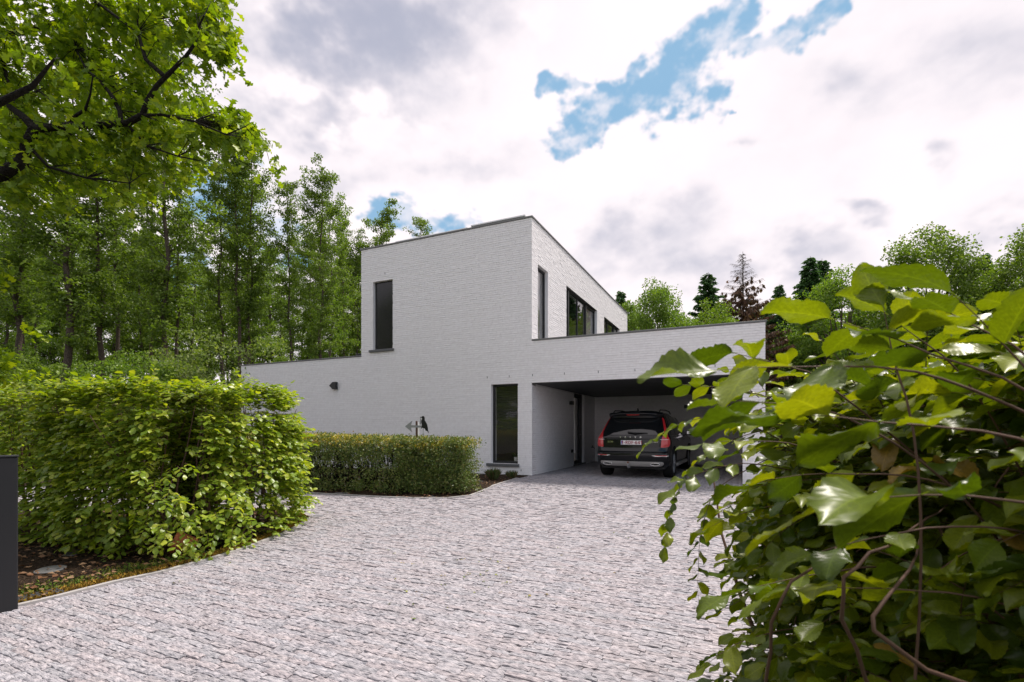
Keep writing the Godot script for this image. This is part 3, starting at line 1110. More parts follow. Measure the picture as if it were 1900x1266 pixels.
# a tall slender alder: straight trunk, short rising branches, small loose clumps of leaves
func alder(h: float, seed_: int, low: float, reach: float, leaves: int, size: float, tones: Array) -> Node3D:
	var r := RandomNumberGenerator.new()
	r.seed = seed_
	var root := Node3D.new()
	root.name = "alder_tree"
	var tk := MB.new()
	var lean := Vector3(r.randf_range(-0.5, 0.5), 0, r.randf_range(-0.5, 0.5))
	var pts := bark_line(Vector3(0, -0.2, 0), Vector3(0, h, 0) + lean, 12, 0.12, r)
	var radii := []
	for k in 13:
		radii.append(lerpf(0.15, 0.012, pow(k / 12.0, 0.9)) + (0.05 if k == 0 else 0.0))
	tk.tube(pts, radii, 8)
	var br := MB.new()
	var lf := MB.new()
	var nb := 54
	var per := leaves / (nb * 4)
	for k in nb:
		var t := lerpf(low, 0.99, pow((k + r.randf()) / nb, 0.9))
		var p := along(pts, t)
		var az := r.randf() * TAU
		var l := reach * r.randf_range(0.45, 1.1) * (0.35 + 0.65 * sin(PI * clampf((1.0 - t) * 1.15 + 0.12, 0, 1)))
		var d := Vector3(cos(az), r.randf_range(0.15, 0.8), sin(az)).normalized()
		var q := [p]
		for e in 4:
			d = (d + rv(r) * 0.22 + Vector3(0, 0.03, 0)).normalized()
			q.append(q[-1] + d * l / 4.0)
		br.tube(q, [0.035 * (1.1 - t) + 0.008, 0.02 * (1.1 - t) + 0.006, 0.012, 0.008, 0.004], 4)
		for e in range(1, 5):
			add_leaves(lf, q[e] + rv(r) * 0.15, Vector3(0.42, 0.26, 0.42) * r.randf_range(0.6, 1.15), int(per * r.randf_range(0.4, 1.6)), size, tones, r)
	build(tk, "trunk", M.bark, root)
	build(br, "branches", M.bark, root)
	build(lf, "crown", M.wood_leaf, root)
	root.set_meta("category", "tree")
	return root

# a spreading broadleaf tree: several limbs, crown of clumps on and inside an uneven dome
func broadleaf(called: String, h: float, rad: Vector3, seed_: int, clumps: int, per: int, size: float, tones: Array, trunk_h := 0.3, stems := 1) -> Node3D:
	var r := RandomNumberGenerator.new()
	r.seed = seed_
	var root := Node3D.new()
	root.name = called
	var tk := MB.new()
	var br := MB.new()
	var lf := MB.new()
	var mid := Vector3(0, h - rad.y, 0)
	var tops := []
	for s in stems:
		var foot := Vector3(0, -0.2, 0) + (rv(r) * Vector3(rad.x * 0.35, 0, rad.z * 0.35) if stems > 1 else Vector3.ZERO)
		var top := Vector3(foot.x * 1.5, h * trunk_h, foot.z * 1.5) + rv(r) * 0.2
		if stems > 1:
			tk = MB.new()
		tk.tube(bark_line(foot, top, 4, 0.06, r), [0.028 * h, 0.022 * h, 0.02 * h, 0.018 * h, 0.017 * h] if stems == 1 else [0.05, 0.045, 0.04, 0.035, 0.03], 8)
		tops.append(top)
		if stems > 1:
			build(tk, "stem", M.bark, root)
	for k in clumps:
		var o := rv(r)
		while o.length() > 1.0 or o.length() < 0.25:
			o = rv(r)
		o = o.normalized() * pow(o.length(), 0.45) * r.randf_range(0.8, 1.12)
		var c := mid + o * rad
		if c.y < h * 0.06:
			c.y = h * 0.06 + r.randf() * 0.3
		var p: Vector3 = tops[k % tops.size()]
		var bend := p.lerp(c, 0.5) + Vector3(0, 0.12 * h * (1.0 if stems == 1 else 0.2), 0) * r.randf() + rv(r) * 0.15
		if k % 2 == 0 or clumps < 60:
			br.tube([p, p.lerp(bend, 0.6) + rv(r) * 0.1, bend, bend.lerp(c, 0.6) + rv(r) * 0.1, c], [0.008 * h, 0.005 * h, 0.004 * h, 0.002 * h, 0.004], 5)
		var sp := rad * r.randf_range(0.16, 0.30)
		sp.y *= 0.62
		add_leaves(lf, c, sp, int(per * r.randf_range(0.5, 1.4)), size, tones, r)
	if stems == 1:
		build(tk, "trunk", M.bark, root)
	build(br, "branches", M.bark, root)
	build(lf, "crown", M.wood_leaf, root)
	root.set_meta("category", "tree" if stems == 1 else "shrub")
	return root

func spruce(h: float, rad: float, seed_: int, dead: bool, tones: Array) -> Node3D:
	var r := RandomNumberGenerator.new()
	r.seed = seed_
	var root := Node3D.new()
	root.name = "dead_spruce_tree" if dead else "spruce_tree"
	var tk := MB.new()
	tk.tube([Vector3(0, -0.2, 0), Vector3(0.05, h * 0.5, 0), Vector3(0, h, 0.03)], [0.016 * h, 0.009 * h, 0.012], 8)
	var br := MB.new()
	var nd := MB.new()
	var n := int(h * (17 if not dead else 15))
	for k in n:
		var t := lerpf(0.06, 0.99, (k + r.randf()) / n)
		var y := h * t
		var az := k * 2.4 + r.randf_range(-0.5, 0.5)
		var out := Vector3(cos(az), 0, sin(az))
		var ll := (rad * pow(1.0 - t, 0.8) + 0.1) * r.randf_range(0.55, 1.15)
		var rise := 0.45 * t - 0.15 + r.randf_range(-0.12, 0.1) + (0.3 if dead else 0.0)
		var q := []
		for e in 5:
			var f := e / 4.0
			q.append(Vector3(0, y, 0) + out * ll * f + Vector3(0, ll * (rise * f - 0.45 * f * f + 0.28 * f * f * f), 0))
		br.tube(q, [0.018, 0.013, 0.01, 0.007, 0.003], 4)
		var side := out.cross(Vector3.UP)
		var m := int(ll / 0.075) + 3
		for e in m:
			var f := pow((e + r.randf()) / m, 0.8)
			var p := along(q, f)
			if dead:
				# bare hanging twigs, with clumps of brown needles left on some
				for w in 2:
					var d := (side * r.randf_range(-1, 1) + out * 0.4 + Vector3(0, -0.5, 0)).normalized() * r.randf_range(0.25, 0.55) * (1.05 - 0.6 * t)
					br.tube([p, p + d], [0.007, 0.003], 3)
				if r.randf() < 0.75 * (1.0 - smoothstep(0.55, 0.9, t)):
					for w in 3:
						nd.stamp(T.spray[w % 2], Transform3D(leaf_basis((side * r.randf_range(-1, 1) + out * 0.3 + Vector3(0, -1.0, 0)).normalized(), rv(r).normalized(), r.randf_range(0.2, 0.45)), p), tones[r.randi() % tones.size()])
				continue
			for w in 4:
				var d := (out * 0.9 + side * r.randf_range(-1.1, 1.1) + Vector3(0, -0.35, 0) + rv(r) * 0.3).normalized()
				var size := lerpf(0.62, 0.34, t) * r.randf_range(0.6, 1.15)
				nd.stamp(T.spray[w % 2], Transform3D(leaf_basis(d, (Vector3.UP + rv(r) * 0.7).normalized(), size), p + rv(r) * 0.07), tones[r.randi() % tones.size()])
	build(tk, "trunk", M.bark, root)
	build(br, "branches", M.bark, root)
	build(nd, "crown", M.needle, root)
	root.set_meta("category", "tree")
	return root

func tones(list: Array) -> Array:
	var out := []
	for q in list:
		out.append(Color(q[0], q[1], q[2]))
	return out

func place(proto: Node3D, at: Vector3, turn: float, s: Vector3, label: String, group := "") -> Node3D:
	if proto.get_parent() == null:
		proto.name = numbered(proto.name)
		add_child(proto)
		proto.transform = Transform3D(Basis(Vector3.UP, deg_to_rad(turn)).scaled(s), at)
		proto.set_meta("label", label)
		if group: proto.set_meta("group", group)
		return proto
	return copy(proto, at, turn, s, label, group)

func make_woods() -> void:
	var r := RandomNumberGenerator.new()
	r.seed = 404
	var green := tones([[0.138, 0.210, 0.037], [0.171, 0.258, 0.044], [0.110, 0.174, 0.032], [0.210, 0.294, 0.052], [0.155, 0.228, 0.057], [0.232, 0.312, 0.069]])
	var fresh := tones([[0.160, 0.255, 0.045], [0.192, 0.285, 0.053], [0.128, 0.217, 0.038], [0.224, 0.315, 0.060]])
	var pale := tones([[0.180, 0.246, 0.070], [0.225, 0.290, 0.091], [0.150, 0.217, 0.063], [0.270, 0.319, 0.112]])
	var dark := tones([[0.080, 0.169, 0.057], [0.108, 0.206, 0.069], [0.066, 0.141, 0.051], [0.126, 0.223, 0.095]])
	var brown := tones([[0.144, 0.077, 0.047], [0.180, 0.100, 0.061], [0.108, 0.062, 0.041], [0.132, 0.088, 0.068]])
	var A := [alder(18.0, 11, 0.34, 1.9, 11500, 0.13, green), alder(17.0, 12, 0.28, 2.2, 13000, 0.13, green), alder(19.0, 13, 0.40, 1.6, 9500, 0.13, green), alder(16.0, 14, 0.2, 2.3, 13000, 0.12, fresh)]
	var g := "alders in the wood behind the house"
	# the alders whose trunks stand out: bearing, distance, height, thickness, kind, label
	var list := [
		[30, 24.0, 18.5, 1.5, 0, "thick alder rising behind the dark steel gate post"], [46, 27.0, 18.0, 0.9, 2, "thin alder close beside a thick trunk above the beech hedge"],
		[122, 22.5, 18.5, 1.6, 1, "thick leaning alder with pale brown trunk above the beech hedge"], [190, 24.0, 18.0, 1.3, 0, "alder with bowed trunk between two thicker trunks"],
		[216, 28.0, 18.0, 1.2, 2, "straight alder with bare pale trunk behind a bowed one"], [309, 22.0, 18.0, 1.25, 1, "alder with one straight very dark trunk above the beech hedge"],
		[283, 30.0, 18.0, 0.8, 2, "slim alder just behind the darkest trunk"], [415, 27.0, 16.5, 0.8, 0, "slim alder with bare upper trunk beside a pair of trunks"],
		[447, 26.0, 17.2, 0.95, 2, "thicker alder of two trunks standing close together"], [458, 26.4, 17.0, 0.8, 0, "thinner alder of two trunks standing close together"],
		[542, 27.0, 14.8, 0.75, 2, "pale thin alder rising over the low wing's roof"], [590, 24.5, 14.2, 0.85, 0, "straight alder with tall loose crown over the low wing"],
		[615, 27.5, 14.0, 0.75, 3, "alder behind the flue on the low roof"], [641, 29.0, 13.5, 0.7, 2, "slim alder between the flue and the upper storey"],
		[660, 31.0, 13.4, 0.7, 0, "thin alder half hidden by the upper storey's edge"], [700, 33.0, 16.2, 0.8, 1, "alder with full crown rising behind the upper storey"],
		[783, 36.0, 16.6, 0.8, 2, "alder tip peeping over the upper roof"]]
	for q in list:
		var p := px(q[0], 796, q[1])
		var proto: Node3D = A[q[4]]
		var hh: float = [18.0, 17.0, 19.0, 16.0][q[4]]
		var s: float = q[2] / hh
		place(proto, Vector3(p.x, 0, p.z), r.randf() * 360, Vector3(s * (0.6 + 0.4 * q[3]), s, s * (0.6 + 0.4 * q[3])), q[5], g)
	# the wood behind them
	for k in 66:
		var z := r.randf_range(30.0, 62.0)
		var b := lerpf(-1.12, -0.30, (k + r.randf()) / 66.0)
		var proto: Node3D = A[k % 4]
		var s := r.randf_range(0.85, 1.08) * clampf(0.80 + (z - 30.0) * 0.006 + (-b - 0.3) * 0.25, 0.7, 1.1)
		place(proto, Vector3(b * z, 0, -z), r.randf() * 360, Vector3(s * 1.05, s, s * 1.05), "slim alder deep in the wood behind the house", "alders deep in the wood")
	# shrubs at the wood's edge
	var sh := [broadleaf("woodland_shrub", 4.6, Vector3(2.6, 2.3, 2.6), 61, 90, 130, 0.10, pale, 0.2, 5), broadleaf("woodland_shrub", 3.6, Vector3(2.3, 1.9, 2.3), 62, 80, 130, 0.10, green, 0.2, 5), broadleaf("woodland_shrub", 5.0, Vector3(2.2, 2.6, 2.2), 63, 80, 140, 0.11, fresh, 0.2, 5)]
	place(sh[0], Vector3(px(400, 796, 20).x, 0, -20.5), 30, Vector3(1.15, 1.2, 1.1), "large pale green willow shrub leaning towards the low wing", "shrubs at the wood edge")
	var spots := [[-17.5, 17.5, 1, 1.0], [-14.8, 19.5, 2, 0.85], [-20.5, 20.5, 1, 1.1], [-10.5, 22.5, 0, 0.9], [-23.0, 24.0, 2, 1.0], [-17.0, 25.0, 1, 1.2], [-12.5, 27.5, 1, 1.1], [-8.0, 27.0, 2, 0.9], [-27.0, 29.0, 1, 1.3], [-21.0, 31.0, 1, 1.3], [-15.0, 33.0, 1, 1.3], [-9.5, 33.0, 1, 1.2], [-33.0, 34.0, 1, 1.5], [-26.0, 38.0, 1, 1.5], [-19.0, 40.0, 1, 1.5], [-12.0, 41.0, 1, 1.5], [-40.0, 42.0, 1, 1.7], [-32.0, 46.0, 1, 1.7], [-24.0, 48.0, 1, 1.7], [-16.0, 50.0, 1, 1.7], [-48.0, 48.0, 1, 1.9], [-40.0, 55.0, 1, 1.9], [-30.0, 57.0, 1, 1.9]]
	for q in spots:
		place(sh[q[2]], Vector3(q[0], 0, -q[1]), r.randf() * 360, Vector3.ONE * q[3], "leafy green shrub growing between the alder trunks", "undergrowth shrubs in the wood")
	# trees beyond the carport
	var B := [broadleaf("broadleaf_tree", 12.0, Vector3(3.2, 4.6, 3.2), 71, 130, 260, 0.16, fresh, 0.3), broadleaf("broadleaf_tree", 13.5, Vector3(3.1, 5.2, 3.1), 72, 140, 260, 0.16, green, 0.3)]
	var S := [spruce(14.0, 4.3, 81, false, dark), spruce(15.5, 3.9, 82, false, dark)]
	var dead := spruce(14.2, 4.8, 83, true, brown)
	place(dead, Vector3(px(1378, 0, 36).x, 0, -36), 10, Vector3.ONE, "dead brown spruce with bare drooping twigs beyond the carport")
	place(B[0], Vector3(px(1212, 0, 32).x, 0, -32), 0, Vector3(0.78, 0.89, 0.78), "rounded broadleaf tree between the upper storey and the spruces", "broadleaf trees beyond the carport")
	place(B[0], Vector3(px(1168, 0, 37).x, 0, -37), 120, Vector3(0.8, 0.86, 0.8), "broadleaf tree touching the rear edge of the upper storey", "broadleaf trees beyond the carport")
	place(S[0], Vector3(px(1152, 0, 44).x, 0, -44), 0, Vector3(0.9, 0.975, 0.9), "spruce tip showing just past the upper storey's rear edge", "spruces beyond the carport")
	place(S[0], Vector3(px(1314, 0, 41).x, 0, -41), 40, Vector3(0.95, 1.02, 0.95), "dense dark spruce beside the dead brown spruce", "spruces beyond the carport")
	place(S[0], Vector3(px(1400, 0, 43).x, 0, -43), 80, Vector3(0.8, 0.86, 0.8), "dark spruce hidden behind the dead brown spruce", "spruces beyond the carport")
	var yl := broadleaf("broadleaf_tree", 8.0, Vector3(2.0, 2.6, 2.0), 75, 90, 130, 0.11, tones([[0.17, 0.26, 0.03], [0.21, 0.30, 0.04], [0.14, 0.22, 0.03]]), 0.35)
	place(yl, Vector3(px(1325, 0, 27).x, 0, -27), 0, Vector3(1.0, 1.0, 1.0), "bright yellow-green small tree in front of the spruces", "broadleaf trees beyond the carport")
	place(S[1], Vector3(px(1446, 0, 40).x, 0, -40), 0, Vector3(0.75, 0.84, 0.75), "slender open spruce standing alone past the carport parapet", "spruces beyond the carport")
	place(S[1], Vector3(px(1503, 0, 41).x, 0, -41), 90, Vector3(1.0, 1.01, 1.0), "tall dark spruce with a twin close beside it", "spruces beyond the carport")
	place(S[1], Vector3(px(1526, 0, 43).x, 0, -43), 200, Vector3(1.0, 1.04, 1.0), "tall dark spruce just behind its twin", "spruces beyond the carport")
	place(B[0], Vector3(px(1560, 0, 33).x, 0, -33), 200, Vector3(0.95, 0.98, 0.95), "broad pale broadleaf tree in front of the twin spruces", "broadleaf trees beyond the carport")
	place(B[1], Vector3(px(1630, 0, 37).x, 0, -37), 60, Vector3(0.85, 0.88, 0.85), "loose feathery broadleaf tree beside the broad pale one", "broadleaf trees beyond the carport")
	place(B[1], Vector3(px(1720, 0, 31).x, 0, -31), 0, Vector3(1.0, 1.0, 1.0), "tallest broadleaf tree beyond the carport, with layered crown", "broadleaf trees beyond the carport")
	place(S[0], Vector3(px(1825, 0, 38).x, 0, -38), 130, Vector3(1.0, 1.06, 1.0), "spruce rising behind the leafy trees by the tallest crown", "spruces beyond the carport")
	place(B[0], Vector3(px(1830, 0, 30).x, 0, -30), 300, Vector3(0.95, 0.86, 0.95), "broadleaf tree filling the space below a spruce tip", "broadleaf trees beyond the carport")
	place(B[1], Vector3(px(1930, 0, 28).x, 0, -28), 160, Vector3(1.0, 0.9, 1.0), "broadleaf tree mostly hidden by the close beech shoots", "broadleaf trees beyond the carport")
	for q in [[1345, 44.0, 1, 0.82, "dark spruce between the dense spruce and the dead brown one"], [1424, 47.0, 0, 0.92, "dark spruce behind the slender open spruce"], [1600, 50.0, 1, 1.0, "dark spruce seen above the loose feathery tree"]]:
		place(S[q[2]], Vector3(px(q[0], 0, q[1]).x, 0, -q[1]), r.randf() * 360, Vector3.ONE * q[3], q[4], "spruces beyond the carport")
	for q in [[1255, 35.0, 0, 0.78, "broadleaf tree closing the gap beside the rounded one"], [1290, 39.0, 1, 0.66, "low broadleaf tree in front of the dense dark spruce"], [1480, 36.0, 0, 0.7, "small broadleaf tree below the twin spruces"], [1420, 46.0, 1, 0.75, "broadleaf tree seen dimly behind the slender spruce"]]:
		place(B[q[2]], Vector3(px(q[0], 0, q[1]).x, 0, -q[1]), r.randf() * 360, Vector3.ONE * q[3], q[4], "broadleaf trees beyond the carport")
	for q in [[1470, 30.0, 0.75], [1560, 26.0, 0.8], [1680, 26.0, 0.9], [1790, 25.0, 0.9], [1900, 24.0, 1.0], [1240, 36.0, 1.2], [1340, 40.0, 1.3], [1440, 37.0, 1.2], [1520, 44.0, 1.5], [1650, 46.0, 1.6], [1780, 46.0, 1.6]]:
		place(sh[1], Vector3(px(q[0], 0, q[1]).x, 0, -q[1]), r.randf() * 360, Vector3.ONE * q[2] * 1.2, "green shrub under the trees beyond the carport", "shrubs beyond the carport")
	for q in [[-23.0, 1.5, 0], [-27.0, 7.5, 1], [-21.0, 10.5, 0], [-31.0, -1.5, 1], [-34.0, 5.0, 0], [-26.0, 16.5, 1]]:
		place(B[q[2]], Vector3(q[0], 0, q[1]), r.randf() * 360, Vector3.ONE, "broadleaf tree across the entrance, mirrored in the front windows", "trees mirrored in the front windows")
	for q in [[-11.0, -2.5, 0], [-13.5, 1.5, 1], [-17.0, -5.5, 2], [-20.0, -0.5, 1], [-15.5, 5.5, 0], [-10.0, 4.5, 1], [-22.0, 6.0, 2], [-26.0, -3.0, 1]]:
		place(sh[q[2]], Vector3(q[0], 0, q[1]), r.randf() * 360, Vector3.ONE * 1.1, "shrub across the entrance, mirrored in the front windows", "shrubs mirrored in the front windows")

# ------------------------------------------------------------------ oak
func make_oak() -> void:
	var r := RandomNumberGenerator.new()
	r.seed = 909
	var foot := Vector3(-6.9, 0, -4.9)
	var o := base("oak_tree", foot, 0.0, "oak with dark crooked limbs reaching over the beech hedge", "tree")
	var at := func(x: float, y: float, z: float) -> Vector3:
		return px(x, y, z) - foot
	var tk := MB.new()
	tk.tube([Vector3(0, -0.2, 0), Vector3(0.05, 1.2, 0.05), Vector3(0.15, 2.2, 0.1), Vector3(0.3, 3.1, 0.1), Vector3(0.35, 4.6, 0.2), Vector3(0.2, 6.5, 0.1)], [0.36, 0.27, 0.24, 0.22, 0.15, 0.06], 12)
	build(tk, "trunk", M.dark_bark, o)
	var limbs := [
		[[at.call(-380, 380, 4.9), at.call(-200, 350, 4.75), at.call(-60, 340, 4.7), at.call(0, 326, 4.65), at.call(40, 300, 4.6), at.call(50, 268, 4.6), at.call(64, 240, 4.58)], 0.07, 0.044],
		[[at.call(64, 240, 4.58), at.call(45, 218, 4.6), at.call(18, 198, 4.65), at.call(24, 176, 4.7), at.call(5, 120, 4.8)], 0.04, 0.012],
		[[at.call(64, 240, 4.58), at.call(110, 235, 4.5), at.call(180, 232, 4.4), at.call(235, 229, 4.3), at.call(264, 214, 4.28), at.call(272, 190, 4.26), at.call(290, 160, 4.25), at.call(318, 132, 4.22), at.call(345, 104, 4.2), at.call(362, 80, 4.18), at.call(368, 50, 4.15), at.call(378, 30, 4.1)], 0.036, 0.006],
		[[at.call(225, 229, 4.32), at.call(222, 205, 4.35), at.call(205, 175, 4.4), at.call(185, 150, 4.45), at.call(160, 130, 4.5), at.call(140, 90, 4.6)], 0.022, 0.006],
		[[at.call(125, 234, 4.48), at.call(135, 218, 4.45), at.call(158, 203, 4.4), at.call(167, 176, 4.35), at.call(172, 140, 4.3)], 0.018, 0.005],
		[[at.call(264, 214, 4.28), at.call(300, 213, 4.2), at.call(360, 225, 4.15), at.call(420, 250, 4.1), at.call(455, 235, 4.05)], 0.014, 0.004],
		[[at.call(305, 142, 4.24), at.call(270, 110, 4.3), at.call(255, 60, 4.4), at.call(180, 5, 4.5), at.call(160, -60, 4.6)], 0.02, 0.008],
		[[at.call(235, 229, 4.3), at.call(270, 270, 4.35), at.call(330, 290, 4.3), at.call(380, 300, 4.25)], 0.012, 0.004],
		[[at.call(50, 268, 4.6), at.call(90, 310, 4.5), at.call(160, 330, 4.45), at.call(240, 340, 4.4)], 0.016, 0.005],
		[[Vector3(0.32, 3.6, 0.1), at.call(-120, 70, 5.3), at.call(40, 60, 5.3), at.call(150, 30, 5.2), at.call(290, 35, 5.0), at.call(400, 15, 4.7)], 0.05, 0.006],
		[[Vector3(0.34, 4.3, 0.15), at.call(-60, -60, 4.6), at.call(120, -80, 4.5), at.call(300, -60, 4.4)], 0.06, 0.01],
		[[Vector3(0.3, 3.2, 0.1), at.call(-150, 250, 4.0), at.call(-20, 200, 3.8), at.call(60, 160, 3.7), at.call(100, 110, 3.7)], 0.05, 0.008],
		[[at.call(-200, 350, 4.75), at.call(-90, 420, 4.6), at.call(-40, 520, 4.6), at.call(-28, 620, 4.62), at.call(-20, 700, 4.65)], 0.02, 0.004],
		[[Vector3(0.3, 3.3, 0.1), at.call(-150, 250, 5.6), at.call(0, 200, 5.7), at.call(120, 150, 5.7), at.call(260, 110, 5.6)], 0.05, 0.008]]
	var br := MB.new()
	for q in limbs:
		var radii := []
		for k in q[0].size():
			radii.append(lerpf(q[1], q[2], float(k) / (q[0].size() - 1)))
		br.tube(q[0], radii, 7)
	build(br, "limbs", M.dark_bark, o)
	# leaf clusters: along the limbs and through the crown, each at the end of a twig
	var L := []
	var tw := MB.new()
	var spots := []
	for q in limbs:
		for k in 9:
			var t := r.randf_range(0.3, 1.0)
			spots.append([along(q[0], t) + Vector3(0, 0.05, -0.14), 0.22])
	# crown volumes: bearing, height, distance, half sizes
	var vols := [[60, 110, 4.6, 0.75, 0.62, 0.7, 175], [200, 60, 4.5, 0.6, 0.45, 0.6, 110], [340, 40, 4.2, 0.4, 0.32, 0.4, 55], [400, 30, 4.1, 0.13, 0.2, 0.3, 16], [130, 300, 4.6, 0.6, 0.22, 0.5, 75], [290, 290, 4.3, 0.5, 0.26, 0.4, 60], [420, 245, 4.1, 0.22, 0.16, 0.25, 26], [455, 235, 4.05, 0.1, 0.14, 0.15, 10], [410, 100, 4.1, 0.13, 0.14, 0.2, 14], [300, 180, 4.5, 0.5, 0.3, 0.5, 45], [-120, 250, 4.6, 0.7, 0.9, 0.8, 70], [20, 330, 4.7, 0.4, 0.14, 0.4, 30], [100, -150, 4.8, 1.6, 0.6, 1.3, 45], [-300, -50, 5.0, 1.4, 1.0, 1.4, 40], [-14, 520, 4.2, 0.1, 0.14, 0.1, 6], [-10, 680, 4.2, 0.09, 0.16, 0.1, 7], [240, 350, 4.6, 0.45, 0.1, 0.3, 18], [70, 370, 4.4, 0.35, 0.06, 0.3, 12]]
	for q in vols:
		var c := px(q[0], q[1], q[2] + 0.45) - foot
		for k in q[6]:
			var d := rv(r)
			while d.length_squared() > 1.0:
				d = rv(r)
			spots.append([c + d * Vector3(q[3], q[4], q[5]), 0.0])
	for s in spots:
		var p: Vector3 = s[0]
		if s[1] > 0.0:
			p += rv(r) * s[1]
		# the twig starts on the closest limb
		var best := 1e9
		var from := Vector3.ZERO
		for q in limbs:
			for e in q[0]:
				var dd: float = (e as Vector3).distance_squared_to(p)
				if dd < best:
					best = dd
					from = e
		if best < 0.35:
			var midp := from.lerp(p, 0.5) + rv(r) * 0.05 + Vector3(0, 0.04, 0)
			tw.tube([from, midp, p], [0.004, 0.0025, 0.0015], 4)
		var dir := (p - from).normalized() if best < 4.0 else rv(r).normalized()
		for k in 11 + r.randi() % 6:
			var d := (dir * 0.35 + rv(r) + Vector3(0, -0.1, 0)).normalized()
			L.append(Transform3D(leaf_basis(d, (Vector3.UP * 1.0 + rv(r) * 0.75).normalized(), r.randf_range(0.06, 0.10)), p + rv(r) * 0.075 - dir * r.randf() * 0.07))
	build(tw, "twigs", M.dark_bark, o)
	var cols := tones([[0.190, 0.297, 0.018], [0.258, 0.375, 0.023], [0.146, 0.241, 0.016], [0.370, 0.470, 0.026], [0.213, 0.325, 0.019]])
	leaves_onto(o, L, cols, T.oak, M.oak_leaf, shape_meshes(T.oak), tinted(M.oak_leaf, "oak_leaf", cols), r)
	print("oak leaves ", L.size())

# ------------------------------------------------------------------ hedges
func path_at(path: Array, t: float) -> Array:   # [point, direction]
	var total := 0.0
	for k in path.size() - 1:
		total += path[k].distance_to(path[k + 1])
	var d := t * total
	for k in path.size() - 1:
		var l: float = path[k].distance_to(path[k + 1])
		if d <= l or k == path.size() - 2:
			return [path[k].lerp(path[k + 1], d / l), (path[k + 1] - path[k]).normalized()]
		d -= l
	return []

